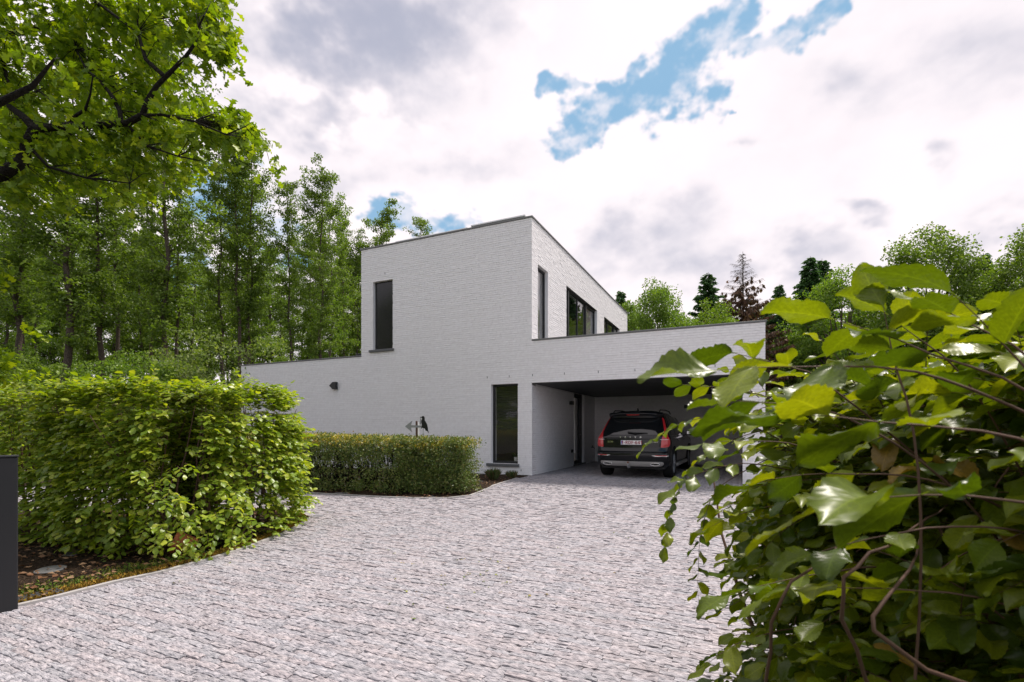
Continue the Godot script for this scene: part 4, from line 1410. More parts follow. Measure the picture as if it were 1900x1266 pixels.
func make_left_hedge() -> void:
	var r := RandomNumberGenerator.new()
	r.seed = 515
	var foot := Vector3(-3.6, 0, -5.6)
	var o := base("beech_hedge", foot, 0.0, "clipped beech hedge curving along the drive with bright green leaves", "hedge")
	var path := [Vector3(-9.2, 0, -6.6), Vector3(-7.0, 0, -6.3), Vector3(-5.2, 0, -5.95), Vector3(-4.1, 0, -5.45), Vector3(-3.55, 0, -5.35), Vector3(-3.32, 0, -5.75), Vector3(-3.30, 0, -6.35), Vector3(-3.5, 0, -6.9)]
	for k in path.size():
		path[k] -= foot
	var L := []
	var tw := MB.new()
	var stems := MB.new()
	for k in 105:
		var t := (k + r.randf()) / 105.0
		var q := path_at(path, t)
		var side: Vector3 = q[1].cross(Vector3.UP)
		var p: Vector3 = q[0] + side * r.randf_range(-0.22, 0.22)
		var pts := [p + Vector3(0, -0.05, 0)]
		var up := Vector3(r.randf_range(-0.15, 0.15), 1, r.randf_range(-0.15, 0.15))
		for e in 6:
			up = (up + rv(r) * 0.22 + Vector3(0, 0.15, 0)).normalized()
			pts.append(pts[-1] + up * 0.27)
		stems.tube(pts, [0.017, 0.014, 0.012, 0.010, 0.008, 0.006, 0.003], 5)
	build(stems, "stems", M.twig, o)
	for k in 7400:
		var t := r.randf() if r.randf() < 0.62 else r.randf_range(0.55, 1.0)
		var q := path_at(path, t)
		var y: float = pow(r.randf(), 0.8) * 1.68 + 0.06
		# the hedge is thin near the ground where it runs away behind the post
		var away := t < 0.52
		if away and y > 0.28 and y < 0.76 and r.randf() < 0.85:
			continue
		if not away and y < 0.5 and r.randf() < 0.15:
			continue
		var side: Vector3 = q[1].cross(Vector3.UP)
		var half := 0.50 * (1.0 - 0.35 * pow(clampf((y - 1.1) / 0.6, 0, 1), 2.0)) * (1.12 if y < 0.9 and not away else 1.0)
		half *= 1.0 + 0.18 * sin(t * 41.0 + y * 3.0) * sin(y * 4.0 + t * 13.0)
		var w := signf(r.randf() - 0.5) * pow(r.randf(), 0.35)
		var out: Vector3 = side * signf(w)
		if t > 0.93:
			out = (out + q[1] * r.randf_range(0.0, 1.4)).normalized()
		if t < 0.05:
			out = (out - q[1] * r.randf_range(0.0, 1.4)).normalized()
		var p: Vector3 = q[0] + side * w * (half - 0.13) + Vector3(0, y - 0.02, 0)
		var dir: Vector3 = (out * 0.8 + q[1] * r.randf_range(-0.7, 0.7) + Vector3(0, r.randf_range(-0.15, 0.3) + (0.5 if y > 1.5 else 0.0), 0)).normalized()
		spray(L, tw, p, dir, r.randf_range(0.15, 0.29), 0.077, 0.05, r, 0.002, 3, 0.0, out * r.randf_range(-0.2, 0.4))
	# sprays hanging out over the edging near the corner
	for q in [[-3.35, 0.55, -4.9], [-3.15, 0.45, -4.75], [-3.5, 0.4, -4.85], [-3.25, 0.30, -4.7], [-3.1, 0.35, -5.0], [-3.05, 0.6, -5.2], [-3.75, 0.3, -4.95], [-3.0, 0.28, -5.3], [-3.45, 0.72, -4.75], [-3.9, 0.5, -4.9], [-3.2, 0.2, -4.9], [-4.2, 0.3, -5.1], [-3.3, 0.8, -4.85]]:
		for k in 6:
			var p := Vector3(q[0], q[1], q[2]) - foot + rv(r) * 0.14
			spray(L, tw, p, (Vector3(0.5, -0.1, 0.7) + rv(r) * 0.5).normalized(), r.randf_range(0.2, 0.36), 0.074, 0.1, r, 0.0022, 3)
	# young shoots standing out of the top
	for k in 90:
		var t := r.randf_range(0.2, 1.0)
		var q := path_at(path, t)
		var p: Vector3 = q[0] + q[1].cross(Vector3.UP) * r.randf_range(-0.3, 0.3) + Vector3(0, 1.68 + 0.06 * sin(t * 30.0), 0)
		spray(L, tw, p, (Vector3.UP * 0.5 + rv(r) * 0.7).normalized(), r.randf_range(0.15, 0.34), 0.066, 0.12, r, 0.002, 3)
	build(tw, "twigs", M.twig, o)
	var cols := tones([[0.20, 0.30, 0.028], [0.27, 0.37, 0.035], [0.15, 0.24, 0.024], [0.36, 0.44, 0.045], [0.23, 0.33, 0.03], [0.42, 0.48, 0.06]])
	leaves_onto(o, L, cols, T.beech_low, M.hedge_leaf, shape_meshes(T.beech_mid), tinted(M.hedge_leaf, "hedge_leaf", cols), r)
	print("long hedge leaves ", L.size())

func make_privet() -> void:
	var r := RandomNumberGenerator.new()
	r.seed = 616
	var foot := Vector3(-2.5, 0, -10.0)
	var o := base("privet_hedge", foot, 0.0, "low small-leaved hedge with yellow shoot tips before the house wall", "hedge")
	var path := [Vector3(-7.2, 0, -11.3), Vector3(-6.0, 0, -11.0), Vector3(-3.6, 0, -10.4), Vector3(-2.3, 0, -10.05), Vector3(-1.02, 0, -10.12)]
	for k in path.size():
		path[k] -= foot
	var st := MB.new()
	for k in 150:
		var t := (k + r.randf()) / 150.0
		var q := path_at(path, t)
		var p: Vector3 = q[0] + q[1].cross(Vector3.UP) * r.randf_range(-0.2, 0.2)
		for e in 3:
			var d := Vector3(r.randf_range(-0.35, 0.35), 1, r.randf_range(-0.35, 0.35)).normalized()
			st.tube([p + Vector3(0, -0.05, 0), p + d * 0.35 + rv(r) * 0.04, p + d * 0.75 + rv(r) * 0.06, p + d * 1.0], [0.012, 0.009, 0.006, 0.003], 4)
	build(st, "stems", M.dark_bark, o)
	var lf := MB.new()
	var cols := tones([[0.099, 0.153, 0.034], [0.131, 0.193, 0.043], [0.077, 0.122, 0.030], [0.174, 0.234, 0.051], [0.217, 0.234, 0.060], [0.152, 0.153, 0.051]])
	for k in 6400:
		var t := r.randf() if k < 5200 else r.randf_range(0.8, 1.0)
		var q := path_at(path, t)
		var hgt := lerpf(1.22, 1.05, t)
		var y := r.randf_range(0.05, hgt)
		var see := t < 0.78
		if see and y > 0.16 and y < 0.62 and r.randf() < 0.68:
			continue
		var side: Vector3 = q[1].cross(Vector3.UP)
		var half := 0.52 * (1.0 - 0.25 * pow(clampf((y - hgt * 0.75) / 0.3, 0, 1), 2.0)) * (0.85 if y < 0.5 and see else 1.0) * (1.0 + 0.1 * sin(t * 60.0) * sin(y * 7.0))
		if y < 0.3 and not see:
			half *= 1.12
		var w := signf(r.randf() - 0.5) * pow(r.randf(), 0.4)
		var p: Vector3 = q[0] + side * w * half + Vector3(0, y, 0)
		if t > 0.93:
			p += q[1] * r.randf() * 0.42 * sqrt(maxf(0.0, 1.0 - w * w))
		for e in 15:
			var d := (rv(r) + side * signf(w) * 0.5 + Vector3(0, 0.35, 0)).normalized()
			lf.stamp(T.bit[r.randi() % 3], Transform3D(leaf_basis(d, (Vector3.UP * 0.6 + side * signf(w) * 0.5 + rv(r) * 0.8).normalized(), r.randf_range(0.028, 0.05)), p + rv(r) * Vector3(0.085, 0.07, 0.085)), cols[r.randi() % cols.size()])
	tag(build(lf, "foliage", M.privet_leaf, o), "", "", "", "stuff")
	# new growth: short upright yellow shoots all over the clipped top
	var tip := MB.new()
	var yc := tones([[0.446, 0.375, 0.024], [0.351, 0.325, 0.024], [0.513, 0.400, 0.036], [0.270, 0.275, 0.024], [0.405, 0.250, 0.048]])
	for k in 3600:
		var t := r.randf()
		var q := path_at(path, t)
		var hgt := lerpf(1.22, 1.05, t)
		var w := r.randf_range(-1.05, 1.05)
		var p: Vector3 = q[0] + q[1].cross(Vector3.UP) * w * 0.50 + Vector3(0, hgt - 0.02 - 0.13 * pow(absf(w), 3.0) - r.randf() * r.randf() * 0.14, 0)
		if t > 0.95:
			p += q[1] * r.randf() * 0.4
		var l := r.randf_range(0.03, 0.085) * (1.5 if r.randf() < 0.08 else 1.0)
		var d := (Vector3.UP + rv(r) * 0.45).normalized()
		for e in 6:
			var a := TAU * e * 0.38 + r.randf()
			var out := (d * 0.7 + Vector3(cos(a), 0.1, sin(a)) * 0.8).normalized()
			tip.stamp(T.bit[e % 3], Transform3D(leaf_basis(out, (Vector3.UP + rv(r) * 0.6).normalized(), r.randf_range(0.02, 0.036)), p + d * l * e / 5.0), yc[r.randi() % yc.size()])
	tag(build(tip, "shoot_tips", M.privet_leaf, o), "", "", "", "stuff")

func make_near_hedge() -> void:
	var r := RandomNumberGenerator.new()
	r.seed = 717
	var foot := Vector3(0.85, 0, -1.1)
	var o := base("beech_hedge", foot, 0.0, "beech hedge with large glossy leaves and long loose shoots by the entrance", "hedge")
	var veins := vein_picture()
	var cols := tones([[0.17, 0.25, 0.016], [0.24, 0.33, 0.02], [0.11, 0.18, 0.016], [0.34, 0.41, 0.024], [0.085, 0.15, 0.016], [0.20, 0.285, 0.018], [0.28, 0.36, 0.02], [0.13, 0.205, 0.016]])
	var mats := tinted(M.beech_leaf, "beech_leaf", cols)
	mats = mats + mats + mats + mats + mats + mats + mats
	mats.append(tinted(M.beech_leaf, "yellowed_leaf", [Color(0.45, 0.30, 0.06)])[0])
	for m in mats:
		m.albedo_texture = veins
	var L := []
	var tw := MB.new()
	var stems := MB.new()
	for k in 46:
		var p := Vector3(r.randf_range(0.15, 1.0), -0.05, r.randf_range(-0.6, 0.85))
		var pts := [p]
		var up := Vector3(r.randf_range(-0.2, 0.2), 1, r.randf_range(-0.2, 0.2))
		for e in 5:
			up = (up + rv(r) * 0.25 + Vector3(0, 0.2, 0)).normalized()
			pts.append(pts[-1] + up * 0.25)
		stems.tube(pts, [0.013, 0.011, 0.009, 0.007, 0.005, 0.003], 6)
	build(stems, "stems", M.twig, o)
	# body of the hedge: face along the drive, top, and far end
	for k in 3000:
		var z := r.randf_range(-0.85, 0.92)                      # from the far end to beside the camera
		var y := 0.06 + 1.36 * pow(r.randf(), 0.75)
		var face := lerpf(-0.02, -0.30, (z + 0.85) / 1.7) + 0.06 * sin(z * 9.0 + y * 5.0) + 0.16 * pow(clampf((y - 0.95) / 0.45, 0, 1), 2.0)
		if z < -0.45:
			face += 0.55 * pow((-0.45 - z) / 0.42, 2.0)
		if z > 0.3:
			face += 0.45 * (z - 0.3)
		var x := face + pow(r.randf(), 1.5) * 1.0
		var top := 1.38 + 0.05 * sin(z * 7.0)
		var out := Vector3(-0.9, 0.05, r.randf_range(-0.5, 0.5))
		if z < -0.5:
			out = Vector3(-0.6, 0.05, -0.8)
		if y > 1.2:
			out += Vector3(0, 0.5, 0)
		y = minf(y, top)
		spray(L, tw, Vector3(x + 0.1, y, z), (out + rv(r) * 0.35).normalized(), r.randf_range(0.12, 0.25), 0.062, 0.06, r, 0.0014, 4, 0.0, Vector3(-0.4, 0, 0.4).lerp(Vector3(0.3, 0, -0.6), r.randf()))
	# long shoots at the end: [from, direction, length, leaf, droop]
	var P := func(x: float, y: float, z: float) -> Vector3:
		return px(x, y, z) - foot
	for q in [
		[P.call(1330, 830, 1.55), Vector3(-0.75, -0.35, -0.1), 0.38, 0.05, 0.2], [P.call(1340, 900, 1.5), Vector3(-0.7, -0.5, 0.1), 0.36, 0.052, 0.22], [P.call(1360, 780, 1.5), Vector3(-0.6, 0.15, -0.2), 0.28, 0.05, 0.1],
		[P.call(1400, 730, 1.3), Vector3(-0.8, 0.2, 0.0), 0.22, 0.055, 0.05], [P.call(1380, 860, 1.2), Vector3(-0.9, 0.0, 0.2), 0.22, 0.06, 0.1],
		[P.call(1700, 690, 0.52), Vector3(-0.9, 0.15, -0.2), 0.20, 0.085, 0.03], [P.call(1800, 680, 0.55), Vector3(-0.6, 0.35, -0.3), 0.15, 0.08, 0.02], [P.call(1665, 690, 0.66), Vector3(-0.05, 0.9, -0.2), 0.10, 0.07, 0.0],
		[P.call(1560, 770, 0.65), Vector3(-0.8, 0.3, -0.1), 0.15, 0.08, 0.04], [P.call(1910, 690, 0.55), Vector3(-0.5, 0.6, -0.1), 0.12, 0.085, 0.02], [P.call(1880, 640, 0.6), Vector3(-0.3, 0.45, -0.4), 0.13, 0.08, 0.03],
		[P.call(1640, 880, 0.68), Vector3(-0.95, 0.0, -0.1), 0.2, 0.078, 0.04], [P.call(1820, 800, 0.46), Vector3(-0.85, 0.1, -0.2), 0.18, 0.09, 0.04], [P.call(1720, 980, 0.62), Vector3(-0.9, -0.05, 0.0), 0.16, 0.075, 0.05],
		[P.call(1880, 930, 0.45), Vector3(-0.9, 0.05, -0.1), 0.18, 0.085, 0.04], [P.call(1560, 1060, 0.85), Vector3(-0.9, -0.05, 0.1), 0.2, 0.07, 0.05], [P.call(1760, 1100, 0.62), Vector3(-0.8, 0.0, -0.2), 0.2, 0.078, 0.05],
		[P.call(1440, 820, 1.05), Vector3(-0.8, 0.1, 0.1), 0.18, 0.07, 0.06], [P.call(1500, 690, 0.8), Vector3(-0.8, 0.3, 0.0), 0.16, 0.07, 0.03], [P.call(1430, 940, 1.15), Vector3(-0.9, 0.0, 0.1), 0.18, 0.066, 0.06], [P.call(1450, 1170, 1.05), Vector3(-0.8, 0.0, 0.1), 0.2, 0.068, 0.06], [P.call(1750, 660, 0.75), Vector3(-0.5, 0.5, -0.2), 0.13, 0.075, 0.02]]:
		spray(L, tw, q[0], (q[1] as Vector3).normalized(), q[2], q[3], q[4], r, 0.0013, 6, 0.15, Vector3(-0.2, 0, 0.3).lerp(Vector3(0.35, 0, -0.8), r.randf()))
	for k in 210:
		var z := r.randf_range(-0.6, 0.62)
		var y := r.randf_range(0.7, 1.38)
		var x := lerpf(-0.02, -0.30, (z + 0.85) / 1.7) + r.randf_range(0.0, 0.35) + 0.1 * maxf(y - 1.1, 0.0) + 0.45 * maxf(z - 0.3, 0.0)
		spray(L, tw, Vector3(x, y, z), (Vector3(-0.6, 0.15, 0.35) + rv(r) * 0.5).normalized(), r.randf_range(0.12, 0.22), 0.072, 0.06, r, 0.0016, 5, 0.0, Vector3(-0.3, 0, 0.4).lerp(Vector3(0.35, 0, -0.8), r.randf()))
	# bare woody twigs that cross in front of the leaves
	for q in [[[P.call(1620, 1290, 0.62), P.call(1560, 1100, 0.56), P.call(1650, 1010, 0.6), P.call(1760, 940, 0.85)], 0.0026], [[P.call(1830, 1290, 0.55), P.call(1625, 1170, 0.52), P.call(1690, 1060, 0.62), P.call(1720, 960, 0.9)], 0.0028], [[P.call(1420, 1290, 0.7), P.call(1450, 1110, 0.62), P.call(1540, 1030, 0.7), P.call(1600, 960, 1.0)], 0.0024]]:
		var radii := []
		var pts := []
		var last: int = q[0].size() - 1
		for k in 4 * last + 1:
			var i := mini(k / 4, last - 1)
			var a: Vector3 = q[0][i]
			pts.append(a.cubic_interpolate(q[0][i + 1], q[0][maxi(i - 1, 0)], q[0][mini(i + 2, last)], k / 4.0 - i) + rv(r) * 0.003)
			radii.append(q[1] * (1.0 - 0.18 * k / 4.0))
		tw.tube(pts, radii, 7)
	build(tw, "twigs", M.twig, o)
	M.beech_leaf.albedo_texture = veins
	leaves_onto(o, L, cols, T.beech_mid, M.beech_leaf, shape_meshes(T.beech_hi, true), mats, r, 300, true)
	print("near hedge leaves ", L.size())

# print of a leaf: paler midrib and side veins, faint mottling (u along the leaf, v across)
func vein_picture() -> ImageTexture:
	var w := 256
	var h := 128
	var im := Image.create(w, h, false, Image.FORMAT_RGB8)
	var f := FastNoiseLite.new()
	f.seed = 3
	f.frequency = 0.06
	for j in h:
		for i in w:
			var u := (i + 0.5) / w
			var v := absf((j + 0.5) / h - 0.5) * 2.0
			var rib := exp(-pow(v / 0.035, 2.0))
			var ph := fposmod((u - 0.26 * v) * 9.0, 1.0)
			var vein := exp(-pow((ph - 0.5) / 0.09, 2.0)) * (1.0 - v) * 0.7
			var k := 0.86 + f.get_noise_2d(i, j) * 0.1 + 0.12 * vein + 0.14 * rib
			im.set_pixel(i, j, Color(minf(k + 0.10 * rib + 0.04 * vein, 1), minf(k + 0.04 * rib, 1), minf(k + 0.06 * rib, 1)))
	return ImageTexture.create_from_image(im)

# ------------------------------------------------------------------ car: local x across, y up, rear at z = 0, nose at -z
func car_w(y: float) -> float:   # half width
	var k := [[0.28, 0.86], [0.40, 0.925], [0.60, 0.945], [0.80, 0.955], [0.95, 0.962], [1.03, 0.945], [1.10, 0.905], [1.25, 0.855], [1.45, 0.775], [1.60, 0.70], [1.68, 0.64], [1.73, 0.54], [1.755, 0.36], [1.765, 0.05]]
	return ramp(k, y)

func car_rear(y: float) -> float:   # rear face, z
	var k := [[0.28, -0.18], [0.36, -0.06], [0.45, -0.02], [0.60, 0.0], [0.66, -0.005], [0.70, -0.05], [0.78, -0.085], [0.92, -0.09], [1.06, -0.10], [1.10, -0.13], [1.20, -0.20], [1.40, -0.34], [1.56, -0.46], [1.62, -0.44], [1.66, -0.42], [1.70, -0.46], [1.74, -0.62], [1.755, -0.95], [1.765, -1.6]]
	return ramp(k, y)

func car_front(y: float) -> float:
	var k := [[0.28, -4.72], [0.36, -4.88], [0.60, -4.94], [0.85, -4.90], [0.98, -4.72], [1.06, -4.3], [1.10, -3.85], [1.14, -3.62], [1.30, -3.35], [1.50, -2.95], [1.66, -2.55], [1.72, -2.3], [1.755, -1.95], [1.765, -1.7]]
	return ramp(k, y)

func ramp(k: Array, y: float) -> float:
	if y <= k[0][0]:
		return k[0][1]
	for i in k.size() - 1:
		if y <= k[i + 1][0]:
			return lerpf(k[i][1], k[i + 1][1], (y - k[i][0]) / (k[i + 1][0] - k[i][0]))
	return k[-1][1]

func car_point(a: float, y: float) -> Vector3:   # round the body at one height: a = 0 rear middle, 1 the flank's middle, 2 the nose's middle (x > 0 side)
	var w := car_w(y)
	var zr := car_rear(y)
	var zf := car_front(y)
	var rc := minf(0.34, w * 0.85)
	var rf := minf(0.55, w * 0.9)
	if a <= 1.0:
		var l1 := w - rc
		var l2 := rc * 1.35
		var l3 := 1.6
		var d := a * 4.0
		if d < 1.0:
			return Vector3(l1 * d, y, zr - 0.035 * d * d * l1 / 0.6)
		if d < 2.2:
			var q := (d - 1.0) / 1.2 * PI / 2.0
			return Vector3(l1 + rc * sin(q), y, zr - 0.035 * l1 / 0.6 - rc * 0.75 * (1.0 - cos(q)))
		var zs := zr - 0.035 * l1 / 0.6 - rc * 0.75
		return Vector3(w, y, lerpf(zs, (zr + zf) / 2.0, (d - 2.2) / 1.8))
	var d2 := (2.0 - a) * 4.0
	if d2 < 1.0:
		return Vector3((w - rf) * d2, y, zf + 0.12 * d2 * d2)
	if d2 < 2.2:
		var q := (d2 - 1.0) / 1.2 * PI / 2.0
		return Vector3(w - rf + rf * sin(q), y, zf + 0.12 + rf * 0.9 * (1.0 - cos(q)))
	return Vector3(w, y, lerpf(zf + 0.12 + rf * 0.9, (zr + zf) / 2.0, (d2 - 2.2) / 1.8))

func car_z(x: float, y: float) -> float:   # rear face at a place across
	x = absf(x)
	var w := car_w(y)
	var rc := minf(0.34, w * 0.85)
	var l1 := w - rc
	if x <= l1:
		var d := x / maxf(l1, 0.01)
		return car_rear(y) - 0.035 * d * d * l1 / 0.6
	var sn := clampf((x - l1) / rc, 0.0, 1.0)
	return car_rear(y) - 0.035 * l1 / 0.6 - rc * 0.75 * (1.0 - sqrt(1.0 - sn * sn))

# a panel on the rear face: rows [y, x0, x1], lifted off the body
func rear_patch(rows: Array, lift: float, cols := 10, skirt := true) -> MB:
	var st := MB.new()
	var p := []
	for q in rows:
		var line := []
		for k in cols + 1:
			var x := lerpf(q[1], q[2], float(k) / cols)
			line.append(Vector3(x, q[0], car_z(x, q[0]) + lift))
		p.append(line)
	grid_onto(st, p)
	if skirt:
		var dn := Vector3(0, 0, -lift - 0.01)
		for k in cols:
			st.quad(p[0][k] + dn, p[0][k + 1] + dn, p[0][k + 1], p[0][k])
			st.quad(p[-1][k], p[-1][k + 1], p[-1][k + 1] + dn, p[-1][k] + dn)
		for j in p.size() - 1:
			st.quad(p[j][0] + dn, p[j][0], p[j + 1][0], p[j + 1][0] + dn)
			st.quad(p[j][-1], p[j][-1] + dn, p[j + 1][-1] + dn, p[j + 1][-1])
	return st

func grid_onto(st: MB, p: Array) -> void:   # rows upwards, columns to the +x side, smooth
	var n := []
	for j in p.size():
		var row := []
		for k in p[j].size():
			var du: Vector3 = p[j][mini(k + 1, p[j].size() - 1)] - p[j][maxi(k - 1, 0)]
			var dv: Vector3 = p[mini(j + 1, p.size() - 1)][k] - p[maxi(j - 1, 0)][k]
			var c := du.cross(dv)
			row.append(c.normalized() if c.length() > 1e-9 else Vector3.BACK)
		n.append(row)
	for j in p.size() - 1:
		for k in p[j].size() - 1:
			st.quad_n(p[j][k], p[j][k + 1], p[j + 1][k + 1], p[j + 1][k], n[j][k], n[j][k + 1], n[j + 1][k + 1], n[j + 1][k])

func side_patch(rows: Array, lift: float, s: float, cols := 8) -> MB:   # rows [y, z0, z1] on the flank, z0 the rear end
	var st := MB.new()
	var p := []
	for q in rows:
		var line := []
		for k in cols + 1:
			var z := lerpf(q[1], q[2], float(k) / cols)
			line.append(Vector3(s * (car_w(q[0]) + lift), q[0], z))
		if s < 0:
			line.reverse()
		p.append(line)
	grid_onto(st, p)
	return st

func lettering(text: String, size: float, depth: float, m: Material, parent: Node3D, at: Vector3, called: String, tilt := 0.0, bold := false) -> MeshInstance3D:
	var t := TextMesh.new()
	t.text = text
	var f := SystemFont.new()
	f.font_names = PackedStringArray(["Droid Sans"])
	if bold:
		f.font_weight = 700
	t.font = f
	t.font_size = 32
	t.pixel_size = size / 23.0
	t.depth = depth
	var o := put(t, called, m, parent)
	o.position = at
	o.rotation_degrees.x = tilt
	return o

func make_car() -> void:
	var c := base("parked_car", Vector3(3.0, 0, -12.5), -26.5, "dark grey estate car parked in the carport with its tailgate outwards", "car")
	var body := MB.new()
	var ys := []
	for k in 40:
		ys.append(lerpf(0.28, 1.12, k / 39.0))
	for k in range(1, 27):
		ys.append(lerpf(1.12, 1.765, k / 26.0))
	var na := 96
	var wheels := [-0.86, -3.84]
	var wr := 0.375
	for s in [1.0, -1.0]:
		var p := []
		for y in ys:
			var row := []
			for k in na + 1:
				var q := car_point(2.0 * k / na, y)
				row.append(Vector3(q.x * s, q.y, q.z))
			if s < 0:
				row.reverse()
			p.append(row)
		var n := []
		for j in p.size():
			var row := []
			for k in na + 1:
				var du: Vector3 = p[j][mini(k + 1, na)] - p[j][maxi(k - 1, 0)]
				var dv: Vector3 = p[mini(j + 1, p.size() - 1)][k] - p[maxi(j - 1, 0)][k]
				var cr := du.cross(dv)
				row.append(cr.normalized() if cr.length() > 1e-9 else Vector3.UP)
			n.append(row)
		for j in p.size() - 1:
			for k in na:
				var mid: Vector3 = (p[j][k] + p[j + 1][k + 1]) / 2.0
				var hole := false
				for z in wheels:
					if Vector2(mid.z - z, mid.y - wr).length() < 0.43 and absf(mid.x) > 0.8:
						hole = true
				if not hole:
					body.quad_n(p[j][k], p[j][k + 1], p[j + 1][k + 1], p[j + 1][k], n[j][k], n[j][k + 1], n[j + 1][k + 1], n[j + 1][k])
	var bd := build(body, "body", M.car_paint, c)
	# roof lid, underside, wheel housings
	slab(bd, "roof_panel", M.car_paint, Vector3(-0.30, 1.745, -1.78), Vector3(0.30, 1.767, -1.2), 0.004)
	slab(bd, "underbody", M.car_trim, Vector3(-0.80, 0.24, -4.6), Vector3(0.80, 0.32, -0.22), 0.02)
	slab(bd, "wheel_housing", M.car_trim, Vector3(-0.62, 0.32, -4.4), Vector3(0.62, 1.0, -0.3), 0.02)
	# rear window, its wiper, spoiler
	var rw := build(rear_patch([[1.115, -0.80, 0.80], [1.2, -0.775, 0.775], [1.32, -0.735, 0.735], [1.44, -0.70, 0.70], [1.53, -0.66, 0.66], [1.565, -0.60, 0.60]], 0.006, 16), "rear_window", M.car_glass, c)
	var wp := MB.new()
	wp.tube([Vector3(-0.10, 1.185, car_z(0, 1.185) + 0.035), Vector3(0.08, 1.165, car_z(0, 1.165) + 0.04), Vector3(0.40, 1.165, car_z(0.4, 1.165) + 0.03)], [0.022, 0.018, 0.009], 6, true)
	build(wp, "wiper", M.car_trim, rw)
	var sp := MB.new()
	var rows := []
	for q in [[1.575, 0.03], [1.60, 0.10], [1.635, 0.135], [1.665, 0.12], [1.70, 0.03]]:
		var line := []
		for k in 17:
			var x := lerpf(-0.70, 0.70, k / 16.0)
			line.append(Vector3(x, q[0] + 0.02 - 0.05 * x * x, car_z(x, minf(q[0], 1.66)) + q[1]))
		rows.append(line)
	grid_onto(sp, rows)
	build(sp, "roof_spoiler", M.car_paint, c)
	var br := MB.new()
	br.cbox(Vector3(-0.16, 1.622, -0.31), Vector3(0.16, 1.636, -0.275), 0.003)
	build(br, "brake_light", M.tail_light, c)
	# tail lamps: slim uprights beside the window that widen and step out at the shoulder
	for s in [-1.0, 1.0]:
		var lamp := Node3D.new()
		lamp.name = "tail_light"
		c.add_child(lamp, true)
		var k := [[0.80, 0.74, 0.80], [0.815, 0.73, 0.90], [0.86, 0.735, 0.93], [0.93, 0.74, 0.935], [1.0, 0.745, 0.925], [1.03, 0.752, 0.91], [1.08, 0.765, 0.885], [1.13, 0.775, 0.865], [1.2, 0.785, 0.842], [1.35, 0.745, 0.79], [1.5, 0.70, 0.735], [1.56, 0.675, 0.70]]
		var rr := []
		for q in k:
			rr.append([q[0], q[1], q[2]] if s > 0 else [q[0], -q[2], -q[1]])
		build(rear_patch(rr, 0.014, 6), "lens", M.tail_light, lamp)
		var g := [[0.995, 0.71, 0.90], [1.003, 0.712, 0.90]]
		var gg := []
		for q in g:
			gg.append([q[0], q[1], q[2]] if s > 0 else [q[0], -q[2], -q[1]])
		build(rear_patch(gg, 0.018, 4, false), "light_bar", M.plate_white, lamp)
		# reflectors with bright surrounds in the bumper
		var f := [[0.575, 0.58, 0.90], [0.605, 0.52, 0.92]]
		var ff := []
		for q in f:
			ff.append([q[0], q[1], q[2]] if s > 0 else [q[0], -q[2], -q[1]])
		var tr := build(rear_patch(ff, 0.012, 6), "bumper_trim", M.chrome, c)
		var e := []
		for q in [[0.592, 0.62, 0.88], [0.608, 0.60, 0.88]]:
			e.append([q[0], q[1], q[2]] if s > 0 else [q[0], -q[2], -q[1]])
		build(rear_patch(e, 0.018, 5), "reflector", M.tail_light, tr)
	# silver skid plate with twin exhausts and a tow ball
	var skid := build(rear_patch([[0.315, -0.66, 0.66], [0.34, -0.76, 0.76], [0.39, -0.80, 0.80], [0.425, -0.80, 0.80], [0.445, -0.76, 0.76]], 0.016, 18), "skid_plate", M.silver, c)
	for s in [-1.0, 1.0]:
		var ex := MB.new()
		var ring := []
		for k in 18:
			var a := TAU * k / 18
			ring.append(Vector3(s * 0.60 + 0.115 * cos(a), 0.378 + 0.032 * sin(a), car_z(0.6, 0.38) + 0.03))
		ring.append(ring[0])
		var rad := []
		for k in 19:
			rad.append(0.008)
		ex.tube(ring, rad, 6)
		var pipe := build(ex, "exhaust_trim", M.chrome, skid)
		var hole := MB.new()
		for k in 18:
			hole.tri(Vector3(s * 0.60, 0.378, car_z(0.6, 0.38) + 0.022), ring[k] + Vector3(0, 0, -0.008), ring[k + 1] + Vector3(0, 0, -0.008))
		build(hole, "exhaust_opening", M.black_paint, skid)
	var tb := MB.new()
	var tz := car_z(0, 0.38)
	tb.tube([Vector3(-0.05, 0.30, tz - 0.1), Vector3(-0.05, 0.29, tz + 0.06), Vector3(-0.05, 0.33, tz + 0.10), Vector3(-0.05, 0.40, tz + 0.10)], [0.025, 0.025, 0.022, 0.018], 8, true)
	build(tb, "tow_bar", M.galvanised, c)
	var ball := MB.new()
	ball.lathe([[0.0, -0.026], [0.018, -0.019], [0.026, 0.0], [0.018, 0.019], [0.0, 0.026]], Transform3D(Basis(), Vector3(-0.05, 0.42, tz + 0.10)), 12)
	build(ball, "tow_ball", M.rust, c)
	# tailgate: crease ledge, plate recess, plate with its characters, badges
	build(rear_patch([[0.655, -0.86, 0.86], [0.675, -0.88, 0.88], [0.70, -0.89, 0.89]], 0.02, 18), "bumper_step", M.car_paint, c)
	var nz := car_z(0.0, 0.92)
	var plate := slab(c, "number_plate", M.plate_white, Vector3(-0.26, 0.865, nz + 0.006), Vector3(0.26, 0.975, nz + 0.02), 0.003)
	slab(plate, "country_strip", M.plate_blue, Vector3(-0.252, 0.872, nz + 0.0195), Vector3(-0.205, 0.968, nz + 0.0215))
	lettering("B", 0.035, 0.002, M.plate_white, plate, Vector3(-0.229, 0.892, nz + 0.0225), "country_letter")
	lettering("1-RDF-641", 0.082, 0.003, M.plate_red, plate, Vector3(0.022, 0.92, nz + 0.0215), "registration", 0.0, true)
	slab(c, "plate_surround", M.car_trim, Vector3(-0.285, 0.845, nz - 0.01), Vector3(0.285, 0.86, nz + 0.022), 0.003)
